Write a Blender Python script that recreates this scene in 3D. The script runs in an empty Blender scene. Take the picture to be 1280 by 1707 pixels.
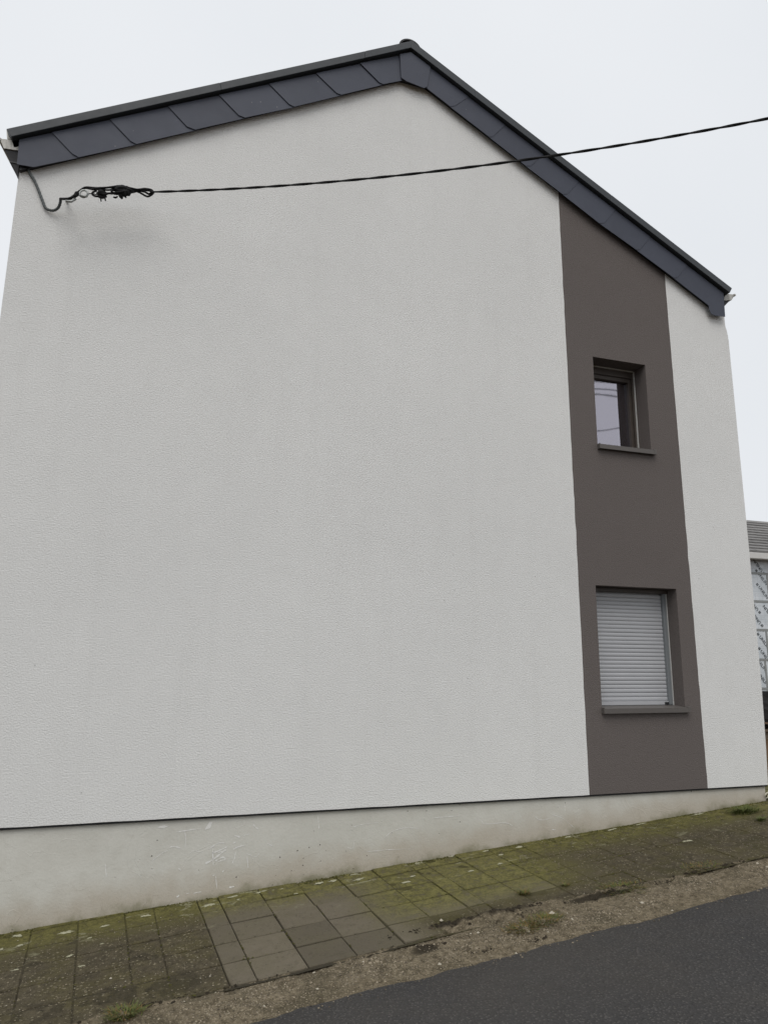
import bpy, bmesh, math, random
from mathutils import Vector, Matrix, noise
random.seed(7)
R = math.radians
scene = bpy.context.scene
col = scene.collection

# ------------------------------------------------------------------ camera
F, PW, PH = 1183.0, 1280.0, 1707.0           # focal length and photo size in photo pixels
YAW, PITCH, ROLL = 0.314179342, 0.205917439, 0.00914974268
CAM = Vector((0.0, -6.0, 1.835))
fw = Vector((math.sin(YAW)*math.cos(PITCH), math.cos(YAW)*math.cos(PITCH), math.sin(PITCH)))
r0 = Vector((math.cos(YAW), -math.sin(YAW), 0)); u0 = r0.cross(fw)
rt = r0*math.cos(ROLL) + u0*math.sin(ROLL); up = u0*math.cos(ROLL) - r0*math.sin(ROLL)
cam = bpy.data.cameras.new('camera'); co = bpy.data.objects.new('camera', cam); col.objects.link(co)
cam.sensor_fit = 'VERTICAL'; cam.sensor_height = 36; cam.lens = 36*F/PH
cam.clip_start = 0.05; cam.clip_end = 3000
m = Matrix((rt, up, -fw)).transposed().to_4x4(); m.translation = CAM; co.matrix_world = m
scene.camera = co
scene.render.resolution_x, scene.render.resolution_y = 767, 1024

# ------------------------------------------------------------------ overcast sky and veiled sun
SUN_EL, SUN_AZ = R(57), R(205)               # azimuth measured from +Y, clockwise: behind the camera, to its left
w = bpy.data.worlds.new('World'); scene.world = w; w.use_nodes = True
nt = w.node_tree; nt.nodes.clear()
sky = nt.nodes.new('ShaderNodeTexSky'); sky.sky_type = 'NISHITA'; sky.sun_disc = False
sky.sun_elevation = SUN_EL; sky.sun_rotation = SUN_AZ; sky.dust_density = 6; sky.air_density = 1.0
hs = nt.nodes.new('ShaderNodeHueSaturation'); hs.inputs['Saturation'].default_value = 0.25
nt.links.new(sky.outputs[0], hs.inputs['Color'])
b1 = nt.nodes.new('ShaderNodeBackground'); b1.inputs[1].default_value = 0.05
nt.links.new(hs.outputs[0], b1.inputs[0])
# even cloud layer, with very soft cloud texture
tc = nt.nodes.new('ShaderNodeTexCoord'); nz = nt.nodes.new('ShaderNodeTexNoise')
nz.inputs['Scale'].default_value = 2.2; nz.inputs['Detail'].default_value = 3
nt.links.new(tc.outputs['Generated'], nz.inputs['Vector'])
cr = nt.nodes.new('ShaderNodeValToRGB'); nt.links.new(nz.outputs[0], cr.inputs[0])
cr.color_ramp.elements[0].position = 0.3; cr.color_ramp.elements[0].color = (0.82, 0.85, 0.89, 1)
cr.color_ramp.elements[1].position = 0.7; cr.color_ramp.elements[1].color = (0.86, 0.885, 0.92, 1)
b2 = nt.nodes.new('ShaderNodeBackground'); b2.inputs[1].default_value = 1.0
nt.links.new(cr.outputs[0], b2.inputs[0])
mx = nt.nodes.new('ShaderNodeMixShader'); mx.inputs[0].default_value = 0.95
nt.links.new(b1.outputs[0], mx.inputs[1]); nt.links.new(b2.outputs[0], mx.inputs[2])
wo = nt.nodes.new('ShaderNodeOutputWorld'); nt.links.new(mx.outputs[0], wo.inputs[0])
sl = bpy.data.lights.new('sun', 'SUN'); sl.energy = 1.5; sl.angle = R(40); sl.color = (1, 0.965, 0.92)
so = bpy.data.objects.new('sun', sl); col.objects.link(so)
sd = Vector((math.sin(SUN_AZ)*math.cos(SUN_EL), math.cos(SUN_AZ)*math.cos(SUN_EL), math.sin(SUN_EL)))
so.rotation_euler = sd.to_track_quat('Z', 'Y').to_euler(); so.location = (-4, -14, 15)
vs = scene.view_settings; vs.view_transform = 'Standard'; vs.look = 'None'; vs.exposure = 0; vs.gamma = 1

# ------------------------------------------------------------------ pixel to place
def ray(x, y): return fw + rt*((x-PW/2)/F) - up*((y-PH/2)/F)
def wp(x, y, Y=0.0):                         # the point of a plane parallel to the gable wall
    d = ray(x, y); return CAM + d*((Y-CAM.y)/d.y)
def wx(x, y, Y=0.0):
    p = wp(x, y, Y); return (p.x, p.z)
GB, GC = 0.0799, 0.02                        # street slopes: along the wall, towards the road
def gz(x, y=0.0):
    if x > 16: x = 16 + 8*(1-math.exp(-(x-16)/8))
    if x < -12: x = -12 - 8*(1-math.exp((x+12)/8))
    y = max(-14, min(4, y))
    return GB*x + GC*y
def gp(x, y):                                # the point of the street plane
    d = ray(x, y); t = (GB*CAM.x+GC*CAM.y-CAM.z)/(d.z-GB*d.x-GC*d.y); return CAM + d*t
TA = R(3.6)                                  # the paving runs a little askew to the wall
def uv2xy(u, v): return (u*math.cos(TA)+v*math.sin(TA), u*math.sin(TA)-v*math.cos(TA))
def xy2uv(x, y): return (x*math.cos(TA)+y*math.sin(TA), x*math.sin(TA)-y*math.cos(TA))

# ------------------------------------------------------------------ mesh helpers
def link(name, me, mat=None, parent=None):
    o = bpy.data.objects.new(name, me); col.objects.link(o)
    if mat is not None and me is not None and not me.materials: me.materials.append(mat)
    if parent is not None: o.parent = parent
    return o
def tag(o, label=None, cat=None, group=None, kind=None):
    if label: o['label'] = label
    if cat: o['category'] = cat
    if group: o['group'] = group
    if kind: o['kind'] = kind
    return o
def empty(name, loc=(0, 0, 0)):
    o = bpy.data.objects.new(name, None); col.objects.link(o); o.location = loc; o.empty_display_size = 0.2
    return o
class MB:
    def __init__(s): s.v = []; s.f = []; s.mi = []
    def add(s, vs_, fs, mi=0):
        n = len(s.v); s.v += [tuple(p) for p in vs_]
        for f in fs: s.f.append(tuple(i+n for i in f)); s.mi.append(mi)
    def box(s, a, b, mi=0):
        (x0, y0, z0), (x1, y1, z1) = a, b
        s.add([(x0,y0,z0),(x1,y0,z0),(x1,y1,z0),(x0,y1,z0),(x0,y0,z1),(x1,y0,z1),(x1,y1,z1),(x0,y1,z1)],
              [(0,3,2,1),(4,5,6,7),(0,1,5,4),(1,2,6,5),(2,3,7,6),(3,0,4,7)], mi)
    def prism(s, pts, y0, y1, mi=0):         # polygon of (x,z) counter-clockwise seen from -Y; y0 front, y1 back; each may be a list
        n = len(pts)
        f0 = y0 if isinstance(y0, (list, tuple)) else [y0]*n
        f1 = y1 if isinstance(y1, (list, tuple)) else [y1]*n
        vs_ = [(p[0], f0[i], p[1]) for i, p in enumerate(pts)] + [(p[0], f1[i], p[1]) for i, p in enumerate(pts)]
        fs = [tuple(range(n)), tuple(range(2*n-1, n-1, -1))]
        for i in range(n):
            j = (i+1) % n; fs.append((i, i+n, j+n, j))
        s.add(vs_, fs, mi)
    def tube(s, pts, r, n=8, mi=0, caps=True):
        pts = [Vector(p) for p in pts]; N = len(pts); rs = r if isinstance(r, (list, tuple)) else [r]*N
        vs_ = []; t0 = (pts[1]-pts[0]).normalized()
        ref = Vector((0, 0, 1)) if abs(t0.z) < 0.9 else Vector((1, 0, 0))
        nrm = t0.cross(ref).normalized()
        for i, p in enumerate(pts):
            t = (pts[min(i+1, N-1)]-pts[max(i-1, 0)]).normalized()
            nrm = (nrm - t*nrm.dot(t)); nrm = nrm.normalized() if nrm.length > 1e-6 else t.orthogonal().normalized()
            bi = t.cross(nrm)
            for k in range(n):
                a = 2*math.pi*k/n; vs_.append(p + (nrm*math.cos(a)+bi*math.sin(a))*rs[i])
        fs = []
        for i in range(N-1):
            for k in range(n):
                k2 = (k+1) % n; fs.append((i*n+k, i*n+k2, (i+1)*n+k2, (i+1)*n+k))
        if caps: fs.append(tuple(range(n-1, -1, -1))); fs.append(tuple(range((N-1)*n, N*n)))
        s.add(vs_, fs, mi)
    def mesh(s, name, smooth=False):
        me = bpy.data.meshes.new(name); me.from_pydata(s.v, [], s.f)
        if any(s.mi): me.polygons.foreach_set('material_index', s.mi)
        me.validate(); me.update()
        bm = bmesh.new(); bm.from_mesh(me); bmesh.ops.recalc_face_normals(bm, faces=bm.faces); bm.to_mesh(me); bm.free()
        if smooth: me.polygons.foreach_set('use_smooth', [True]*len(me.polygons))
        return me
    def build(s, name, mats, parent=None, smooth=False, bevel=0, seg=2):
        me = s.mesh(name, smooth)
        if bevel:
            bm = bmesh.new(); bm.from_mesh(me)
            ed = [e for e in bm.edges if len(e.link_faces) == 2 and e.calc_face_angle(0) > 0.5]
            bmesh.ops.bevel(bm, geom=ed, offset=bevel, segments=seg, profile=0.6, affect='EDGES', clamp_overlap=True)
            bm.to_mesh(me); bm.free()
        for m_ in (mats if isinstance(mats, (list, tuple)) else [mats]): me.materials.append(m_)
        return link(name, me, None, parent)
def smooth_path(pts, k=8):                   # Catmull-Rom
    P = [Vector(p) for p in pts]; P = [P[0]*2-P[1]] + P + [P[-1]*2-P[-2]]; out = []
    for i in range(1, len(P)-2):
        for j in range(k):
            t = j/k; a, b, c, d = P[i-1], P[i], P[i+1], P[i+2]
            out.append(0.5*((2*b)+(c-a)*t+(2*a-5*b+4*c-d)*t*t+(3*b-a-3*c+d)*t**3))
    out.append(P[-2]); return out

# ------------------------------------------------------------------ material helpers
class NT:
    def __init__(s, name):
        s.m = bpy.data.materials.new(name); s.m.use_nodes = True; s.t = s.m.node_tree; s.t.nodes.clear()
        s.out = s.t.nodes.new('ShaderNodeOutputMaterial')
    def n(s, typ, **kw):
        o = s.t.nodes.new('ShaderNode'+typ)
        for k, v in kw.items(): setattr(o, k, v)
        return o
    def set(s, sock, v):
        if isinstance(v, bpy.types.NodeSocket): s.t.links.new(v, sock)
        elif v is not None:
            if isinstance(v, (tuple, list)) and len(v) == 3 and sock.type == 'RGBA': v = (*v, 1)
            sock.default_value = v
    def pos(s): return s.n('NewGeometry').outputs['Position']
    def xyz(s, v=None):
        o = s.n('SeparateXYZ'); s.set(o.inputs[0], v or s.pos()); return o.outputs
    def scale(s, v, k):
        o = s.n('VectorMath', operation='MULTIPLY'); s.set(o.inputs[0], v); o.inputs[1].default_value = k; return o.outputs[0]
    def noise(s, sc, det=3, rough=0.5, vec=None, dist=0):
        o = s.n('TexNoise'); s.set(o.inputs['Vector'], vec or s.pos()); o.inputs['Scale'].default_value = sc
        o.inputs['Detail'].default_value = det; o.inputs['Roughness'].default_value = rough; o.inputs['Distortion'].default_value = dist
        return o.outputs[0]
    def voro(s, sc, vec=None, feature='F1'):
        o = s.n('TexVoronoi', feature=feature); s.set(o.inputs['Vector'], vec or s.pos()); o.inputs['Scale'].default_value = sc
        return o.outputs
    def math(s, op, a, b=None, c=None, clamp=False):
        o = s.n('Math', operation=op, use_clamp=clamp); s.set(o.inputs[0], a)
        if b is not None: s.set(o.inputs[1], b)
        if c is not None: s.set(o.inputs[2], c)
        return o.outputs[0]
    def ss(s, x, a, b):                      # smoothstep a..b (may be falling)
        o = s.n('MapRange', interpolation_type='SMOOTHSTEP'); s.set(o.inputs[0], x)
        if a < b: o.inputs[1].default_value = a; o.inputs[2].default_value = b; o.inputs[3].default_value = 0; o.inputs[4].default_value = 1
        else: o.inputs[1].default_value = b; o.inputs[2].default_value = a; o.inputs[3].default_value = 1; o.inputs[4].default_value = 0
        return o.outputs[0]
    def mix(s, f, a, b, typ='MIX'):
        o = s.n('MixRGB', blend_type=typ); s.set(o.inputs[0], f); s.set(o.inputs[1], a); s.set(o.inputs[2], b); return o.outputs[0]
    def bump(s, h, st=0.5, d=0.01, nrm=None):
        o = s.n('Bump'); o.inputs['Strength'].default_value = st; o.inputs['Distance'].default_value = d; s.set(o.inputs['Height'], h)
        if nrm: s.set(o.inputs['Normal'], nrm)
        return o.outputs[0]
    def rnd(s): return s.n('ObjectInfo').outputs['Random']
    def pbr(s, c, rough=0.8, spec=0.4, metal=0, nrm=None):
        o = s.n('BsdfPrincipled'); s.set(o.inputs['Base Color'], c); s.set(o.inputs['Roughness'], rough)
        s.set(o.inputs['Specular IOR Level'], spec); s.set(o.inputs['Metallic'], metal)
        if nrm: s.set(o.inputs['Normal'], nrm)
        s.t.links.new(o.outputs[0], s.out.inputs[0]); return s.m

def stucco(name, c, speck):
    k = NT(name); p = k.pos(); st = k.scale(p, (1, 1, 1.15))
    a = k.noise(72, 3, 0.6, st); b = k.noise(140, 3, 0.6, p)
    h = k.math('ADD', k.math('MULTIPLY', a, 0.75), k.math('MULTIPLY', b, 0.4))
    big = k.noise(0.55, 4, 0.55, p); mid = k.noise(5, 3, 0.6, p)
    tone = k.math('ADD', k.math('MULTIPLY', k.math('SUBTRACT', big, 0.5), 0.13), k.math('MULTIPLY', k.math('SUBTRACT', mid, 0.5), 0.07))
    tone = k.math('ADD', tone, k.math('MULTIPLY', k.math('SUBTRACT', a, 0.5), speck))
    tone = k.math('ADD', tone, 1.0)
    base = k.n('CombineXYZ')
    cc = k.mix(1.0, c, tone, 'MULTIPLY')
    # thin vertical rain streaks
    rs = k.noise(3.0, 4, 0.65, k.scale(p, (2.2, 1, 0.10)))
    cc = k.mix(k.math('MULTIPLY', k.ss(rs, 0.5, 0.75), 0.05), cc, (c[0]*0.55, c[1]*0.54, c[2]*0.52))
    # faint darker patch below the cable anchor and along the top left
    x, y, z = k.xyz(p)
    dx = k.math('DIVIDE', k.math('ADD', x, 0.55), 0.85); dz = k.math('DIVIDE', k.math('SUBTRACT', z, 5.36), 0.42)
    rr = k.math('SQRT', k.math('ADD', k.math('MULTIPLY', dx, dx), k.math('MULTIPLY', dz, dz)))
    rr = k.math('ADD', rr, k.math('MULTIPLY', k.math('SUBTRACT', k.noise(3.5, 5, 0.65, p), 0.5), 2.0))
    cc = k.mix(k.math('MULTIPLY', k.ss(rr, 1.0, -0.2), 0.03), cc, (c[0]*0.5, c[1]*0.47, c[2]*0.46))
    # tiny dark specks
    vs_ = k.voro(9, p); sp = k.math('MULTIPLY', k.ss(vs_['Distance'], 0.055, 0.03), k.ss(k.noise(2.1, 2, 0.5, p), 0.55, 0.62))
    cc = k.mix(k.math('MULTIPLY', sp, 0.6), cc, (0.12, 0.11, 0.10))
    return k.pbr(cc, 0.93, 0.2, 0, k.bump(h, 0.65, 0.0105))
M = {}
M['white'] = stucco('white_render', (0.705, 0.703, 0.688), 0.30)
M['brown'] = stucco('brown_render', (0.132, 0.115, 0.108), 0.60)

k = NT('plinth_concrete'); p = k.pos(); x, y, z = k.xyz(p)
gh = k.math('SUBTRACT', z, k.math('MULTIPLY', x, GB))               # height above the pavement
base = k.mix(k.ss(k.noise(1.3, 4, 0.6, p), 0.3, 0.7), (0.60, 0.59, 0.54), (0.54, 0.53, 0.48))
base = k.mix(k.math('MULTIPLY', k.ss(k.noise(11, 5, 0.7, p), 0.45, 0.72), 0.2), base, (0.42, 0.40, 0.345))
base = k.mix(k.math('MULTIPLY', k.ss(k.noise(1.6, 5, 0.7, k.scale(p, (1, 1, 2.2)), 0.5), 0.50, 0.56), 0.10), base, (0.40, 0.375, 0.32))
sw = k.math('ADD', gh, k.math('MULTIPLY', k.math('SUBTRACT', k.noise(4.5, 5, 0.65, p), 0.5), 0.30))
base = k.mix(k.math('MULTIPLY', k.ss(sw, 0.30, 0.03), 0.8), base, (0.43, 0.38, 0.31))
base = k.mix(k.math('MULTIPLY', k.ss(sw, 0.07, -0.06), 0.8), base, (0.15, 0.145, 0.07))
gr = k.noise(150, 2, 0.6, p)
base = k.mix(k.math('MULTIPLY', k.math('MULTIPLY', k.ss(gr, 0.55, 0.7), k.ss(gh, 0.28, 0.0)), 0.45), base, (0.2, 0.185, 0.15))
vo = k.voro(15, p); pit = k.math('MULTIPLY', k.ss(vo['Distance'], 0.10, 0.06), k.ss(k.noise(1.7, 3, 0.6, p), 0.47, 0.62))
base = k.mix(k.math('MULTIPLY', pit, 0.75), base, (0.10, 0.095, 0.08))
wv = k.noise(2.2, 2, 0.5, p, 1.2); ridge = k.ss(k.math('ABSOLUTE', k.math('SUBTRACT', wv, 0.52)), 0.006, 0.0)
h = k.math('SUBTRACT', k.math('ADD', k.math('MULTIPLY', k.noise(60, 4, 0.6, p), 0.3), k.math('MULTIPLY', ridge, 0.10)), k.math('MULTIPLY', pit, 1.4))
M['plinth'] = k.pbr(base, 0.9, 0.25, 0, k.bump(h, 0.7, 0.010))

def plain(name, c, rough=0.6, spec=0.4, metal=0, var=0.12, sc=14, bst=0.12, obj=0.0):
    k = NT(name); p = k.pos(); n1 = k.noise(sc, 4, 0.6, p)
    t = k.math('ADD', k.math('MULTIPLY', k.math('SUBTRACT', n1, 0.5), var*2), 1.0)
    if obj: t = k.math('ADD', t, k.math('MULTIPLY', k.math('SUBTRACT', k.rnd(), 0.5), obj))
    cc = k.mix(1.0, c, t, 'MULTIPLY')
    rg = k.math('ADD', k.math('MULTIPLY', k.math('SUBTRACT', k.noise(sc*2.3, 3, 0.6, p), 0.5), 0.25), rough)
    return k.pbr(cc, rg, spec, metal, k.bump(k.noise(sc*9, 3, 0.6, p), bst, 0.004))
k = NT('slate'); p = k.pos()
t = k.math('ADD', 0.94, k.math('MULTIPLY', k.rnd(), 0.14)); t = k.math('ADD', t, k.math('MULTIPLY', k.math('SUBTRACT', k.noise(4, 4, 0.6, p), 0.5), 0.3))
cc = k.mix(1.0, (0.052, 0.058, 0.080), t, 'MULTIPLY')
vo = k.voro(7, p); cc = k.mix(k.math('MULTIPLY', k.ss(vo['Distance'], 0.05, 0.03), 0.5), cc, (0.3, 0.3, 0.3))
M['slate'] = k.pbr(cc, k.math('ADD', 0.48, k.math('MULTIPLY', k.noise(9, 3, 0.6, p), 0.16)), 0.35, 0, k.bump(k.noise(55, 4, 0.6, p), 0.10, 0.006))
M['trim'] = plain('verge_metal', (0.036, 0.041, 0.047), 0.5, 0.4, 0, 0.10, 6, 0.05)
M['black'] = plain('black_plastic', (0.012, 0.012, 0.013), 0.45, 0.4, 0, 0.15, 30, 0.1)
M['cable'] = plain('cable_rubber', (0.009, 0.0092, 0.0095), 0.75, 0.2, 0, 0.2, 60, 0.1)
M['roof'] = plain('roof_tile_dark', (0.05, 0.052, 0.056), 0.7, 0.3, 0, 0.2, 8, 0.2)
M['darkwood'] = plain('dark_cornice', (0.03, 0.03, 0.032), 0.7, 0.3, 0, 0.2, 8, 0.1)
M['conduit'] = plain('grey_conduit', (0.075, 0.085, 0.085), 0.55, 0.4, 0, 0.3, 25, 0.1)
M['galv'] = plain('galvanised', (0.33, 0.34, 0.33), 0.45, 0.5, 0.7, 0.3, 40, 0.2)
k = NT('zinc'); p = k.pos(); x, y, z = k.xyz(p)
st = k.noise(26, 4, 0.7, k.scale(p, (1, 1, 0.15)))
M['zinc'] = k.pbr(k.mix(k.ss(st, 0.35, 0.7), (0.52, 0.51, 0.48), (0.27, 0.265, 0.24)), 0.6, 0.4, 0.25, k.bump(st, 0.1, 0.003))
M['sill'] = plain('sill_aluminium', (0.105, 0.095, 0.088), 0.5, 0.4, 0, 0.12, 20, 0.05)
M['frame'] = plain('window_frame_brown', (0.062, 0.050, 0.042), 0.45, 0.4, 0, 0.15, 30, 0.06)
M['bead'] = plain('light_bead', (0.52, 0.52, 0.50), 0.5, 0.4, 0, 0.1, 20, 0.03)
M['shutter'] = plain('shutter_aluminium', (0.40, 0.405, 0.42), 0.42, 0.45, 0.0, 0.05, 6, 0.03, 0.05)
M['rail'] = plain('shutter_rail', (0.22, 0.235, 0.245), 0.45, 0.4, 0.2, 0.1, 12, 0.03)
M['room'] = plain('room_dark', (0.12, 0.115, 0.11), 0.9, 0.1, 0, 0.1, 3, 0.0)
k = NT('coated_glass')
gl = k.n('BsdfGlossy'); gl.inputs['Color'].default_value = (0.92, 0.88, 0.98, 1); gl.inputs['Roughness'].default_value = 0.03
k.set(gl.inputs['Normal'], k.bump(k.noise(2.2, 2, 0.5), 0.03, 0.02))
tr = k.n('BsdfTransparent'); tr.inputs[0].default_value = (0.55, 0.57, 0.58, 1)
ms = k.n('MixShader'); lw = k.n('Fresnel'); lw.inputs[0].default_value = 3.2
k.set(ms.inputs[0], k.math('ADD', lw.outputs[0], 0.13)); k.t.links.new(tr.outputs[0], ms.inputs[1]); k.t.links.new(gl.outputs[0], ms.inputs[2])
k.t.links.new(ms.outputs[0], k.out.inputs[0]); M['glass'] = k.m

# paving: bare grey concrete where the pavement was relaid, grit-caked left and right, moss towards the wall
def paving(name, joint=False):
    k = NT(name); p = k.pos(); x, y, z = k.xyz(p)
    u = k.math('ADD', k.math('MULTIPLY', x, math.cos(TA)), k.math('MULTIPLY', y, math.sin(TA)))
    v = k.math('SUBTRACT', k.math('MULTIPLY', x, math.sin(TA)), k.math('MULTIPLY', y, math.cos(TA)))
    n1 = k.noise(3.2, 5, 0.65, p); n2 = k.noise(14, 5, 0.65, p); n3 = k.noise(48, 4, 0.75, p); n4 = k.noise(110, 3, 0.7, p)
    r = k.rnd()
    un = k.math('ADD', u, k.math('MULTIPLY', k.math('SUBTRACT', n1, 0.5), 0.10))
    dirt = k.math('MAXIMUM', k.ss(un, 0.51, 0.47), k.ss(un, 2.86, 3.0))
    dirt = k.math('MAXIMUM', dirt, k.math('MULTIPLY', k.ss(un, 1.6, 1.9), k.ss(v, 1.18, 1.24)))
    clean = k.mix(r, (0.094, 0.081, 0.059), (0.146, 0.126, 0.093))
    clean = k.mix(k.math('MULTIPLY', k.ss(n2, 0.4, 0.7), 0.4), clean, (0.098, 0.084, 0.058))
    clean = k.mix(k.math('MULTIPLY', k.ss(n1, 0.35, 0.65), 0.3), clean, (0.110, 0.098, 0.058))
    dc = k.mix(k.ss(n2, 0.3, 0.7), (0.096, 0.080, 0.050), (0.052, 0.043, 0.027))
    dc = k.mix(k.math('MULTIPLY', k.ss(n1, 0.4, 0.68), 0.75), dc, (0.086, 0.074, 0.031))
    gv = k.voro(34, p); gv2 = k.voro(70, p)
    fl = k.math('MULTIPLY', k.ss(gv['Distance'], 0.34, 0.22), k.ss(k.noise(13, 3, 0.6, p), 0.45, 0.56))
    dc = k.mix(k.math('MULTIPLY', fl, 0.75), dc, (0.24, 0.21, 0.14))
    dc = k.mix(k.math('MULTIPLY', k.ss(gv2['Distance'], 0.36, 0.2), 0.3), dc, (0.15, 0.135, 0.095))
    dc = k.mix(k.math('MULTIPLY', k.ss(n3, 0.50, 0.66), 0.75), dc, (0.030, 0.025, 0.015))
    clean = k.mix(k.math('MULTIPLY', k.ss(n4, 0.5, 0.75), 0.35), clean, (0.06, 0.052, 0.038)); clean = k.mix(k.math('MULTIPLY', k.ss(n3, 0.56, 0.75), 0.35), clean, (0.17, 0.15, 0.115))
    c = k.mix(dirt, clean, dc)
    vn = k.math('ADD', k.math('MULTIPLY', y, -1), k.math('MULTIPLY', k.math('SUBTRACT', n1, 0.5), 0.5))
    moss = k.math('MULTIPLY', k.ss(vn, 0.55, 0.12), 0.85)
    mid = k.math('MULTIPLY', k.math('MULTIPLY', k.ss(un, 1.35, 1.9), k.ss(un, 3.6, 2.9)), k.math('MULTIPLY', k.ss(v, 1.4, 0.9), 0.85))
    moss = k.math('MAXIMUM', moss, mid); moss = k.math('MULTIPLY', moss, k.ss(n2, 0.22, 0.5))
    mc = k.mix(k.ss(k.math('ADD', k.math('MULTIPLY', n3, 0.5), k.math('MULTIPLY', n2, 0.5)), 0.38, 0.62), (0.066, 0.062, 0.015), (0.168, 0.155, 0.050))
    c = k.mix(moss, c, mc)
    # pale lime and lichen smears close to the wall
    sm = k.noise(7.5, 4, 0.6, k.scale(p, (0.5, 1.3, 1)), 0.8)
    li = k.math('MULTIPLY', k.ss(sm, 0.60, 0.66), k.ss(vn, 0.75, 0.2)); li = k.math('MULTIPLY', li, k.ss(n3, 0.35, 0.5))
    c = k.mix(k.math('MULTIPLY', li, 0.75), c, (0.25, 0.24, 0.155))
    h = k.math('ADD', k.math('MULTIPLY', n3, k.math('ADD', 0.25, k.math('MULTIPLY', dirt, 0.9))), k.math('MULTIPLY', n4, 0.5))
    h = k.math('ADD', h, k.math('MULTIPLY', fl, 0.5))
    if joint:
        c = k.mix(k.math('SUBTRACT', 0.8, k.math('MULTIPLY', dirt, 0.35)), c, k.mix(k.ss(un, 1.45, 1.75), (0.022, 0.019, 0.011), (0.048, 0.043, 0.015)))
    return k.pbr(c, 0.92, 0.2, 0, k.bump(h, 1.0, 0.010))
M['paver'] = paving('paving_concrete'); M['bed'] = paving('paving_bed', True)

k = NT('gravel_verge'); p = k.pos(); n1 = k.noise(3.5, 5, 0.65, p); n2 = k.noise(20, 5, 0.75, p); n3 = k.noise(70, 3, 0.75, p)
c = k.mix(k.ss(n2, 0.3, 0.7), (0.225, 0.187, 0.128), (0.082, 0.066, 0.042)); c = k.mix(k.math('MULTIPLY', k.ss(n1, 0.45, 0.7), 0.65), c, (0.062, 0.054, 0.034))
vo = k.voro(62, p); c = k.mix(k.math('MULTIPLY', k.ss(vo['Distance'], 0.4, 0.2), 0.5), c, (0.30, 0.255, 0.18))
c = k.mix(k.math('MULTIPLY', k.ss(n3, 0.52, 0.7), 0.6), c, (0.035, 0.03, 0.02))
x, y, z = k.xyz(p)
for (hx, hy, rx, ry) in ((2.06,-1.27,0.24,0.045), (2.42,-1.27,0.20,0.07), (1.80,-1.36,0.16,0.03), (2.62,-1.18,0.16,0.05), (3.15,-1.32,0.30,0.04), (1.75,-1.52,0.10,0.06)):
    dx = k.math('DIVIDE', k.math('SUBTRACT', x, hx), rx); dy = k.math('DIVIDE', k.math('SUBTRACT', y, hy), ry)
    d2 = k.math('ADD', k.math('ADD', k.math('MULTIPLY', dx, dx), k.math('MULTIPLY', dy, dy)), k.math('MULTIPLY', k.math('SUBTRACT', n2, 0.5), 2.2))
    c = k.mix(k.math('MULTIPLY', k.ss(d2, 1.3, 0.3), 0.9), c, (0.026, 0.021, 0.014))
M['verge'] = k.pbr(c, 0.95, 0.15, 0, k.bump(k.math('ADD', n3, k.math('MULTIPLY', vo['Distance'], -0.8)), 1.0, 0.012))

k = NT('asphalt'); p = k.pos(); n1 = k.noise(1.1, 4, 0.6, p); n2 = k.noise(9, 4, 0.6, p); n3 = k.noise(60, 4, 0.8, p); vo = k.voro(56, p)
c = k.mix(k.ss(n1, 0.3, 0.7), (0.038, 0.0365, 0.037), (0.050, 0.0475, 0.046)); c = k.mix(k.math('MULTIPLY', k.ss(n2, 0.4, 0.7), 0.25), c, (0.036, 0.034, 0.033))
c = k.mix(k.math('MULTIPLY', k.ss(vo['Distance'], 0.42, 0.15), 0.55), c, (0.150, 0.140, 0.130)); c = k.mix(k.math('MULTIPLY', k.ss(n3, 0.50, 0.66), 0.75), c, (0.016, 0.016, 0.016))
sv = k.voro(21, p); c = k.mix(k.math('MULTIPLY', k.ss(sv['Distance'], 0.10, 0.06), 0.5), c, (0.2, 0.18, 0.15))
c = k.mix(k.math('MULTIPLY', k.ss(k.noise(0.6, 5, 0.6, p), 0.42, 0.62), 0.35), c, (0.066, 0.057, 0.046))
M['asphalt'] = k.pbr(c, k.math('ADD', 0.62, k.math('MULTIPLY', n2, 0.2)), 0.35, 0, k.bump(k.math('ADD', n3, k.math('MULTIPLY', vo['Distance'], -0.9)), 1.0, 0.014))

k = NT('soil_ground'); p = k.pos(); c = k.mix(k.ss(k.noise(0.5, 5, 0.6, p), 0.4, 0.6), (0.105, 0.062, 0.036), (0.07, 0.06, 0.03))
M['soil'] = k.pbr(c, 0.95, 0.15, 0, k.bump(k.noise(20, 4, 0.7, p), 0.8, 0.02))
k = NT('pebble_mix'); vo = k.voro(70)
c = k.mix(k.ss(vo['Color'], 0.1, 0.9), (0.060, 0.049, 0.035), (0.30, 0.255, 0.185)); M['pebble'] = k.pbr(c, 0.9, 0.25)
M['palepebble'] = plain('pale_pebble', (0.38, 0.345, 0.275), 0.8, 0.3, 0, 0.2, 60, 0.2)
M['clod'] = plain('dark_soil', (0.030, 0.024, 0.016), 0.95, 0.15, 0, 0.5, 40, 0.6)
M['moss'] = plain('moss', (0.068, 0.066, 0.018), 0.95, 0.15, 0, 0.6, 60, 0.8)
M['chalk'] = plain('lime_scratch', (0.72, 0.71, 0.68), 0.95, 0.1, 0, 0.1, 60, 0.3)
M['splash'] = plain('lime_splash', (0.34, 0.33, 0.235), 0.95, 0.1, 0, 0.25, 60, 0.5)
def leafm(name, a, b):
    k = NT(name); c = k.mix(k.ss(k.noise(60, 2, 0.5), 0.35, 0.65), a, b); return k.pbr(c, 0.65, 0.3)
M['grass'] = leafm('grass_green', (0.055, 0.075, 0.016), (0.11, 0.125, 0.032))
M['straw'] = leafm('grass_rust', (0.20, 0.125, 0.035), (0.10, 0.085, 0.03))
M['twig'] = leafm('dry_twig', (0.46, 0.44, 0.36), (0.36, 0.33, 0.25))

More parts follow.
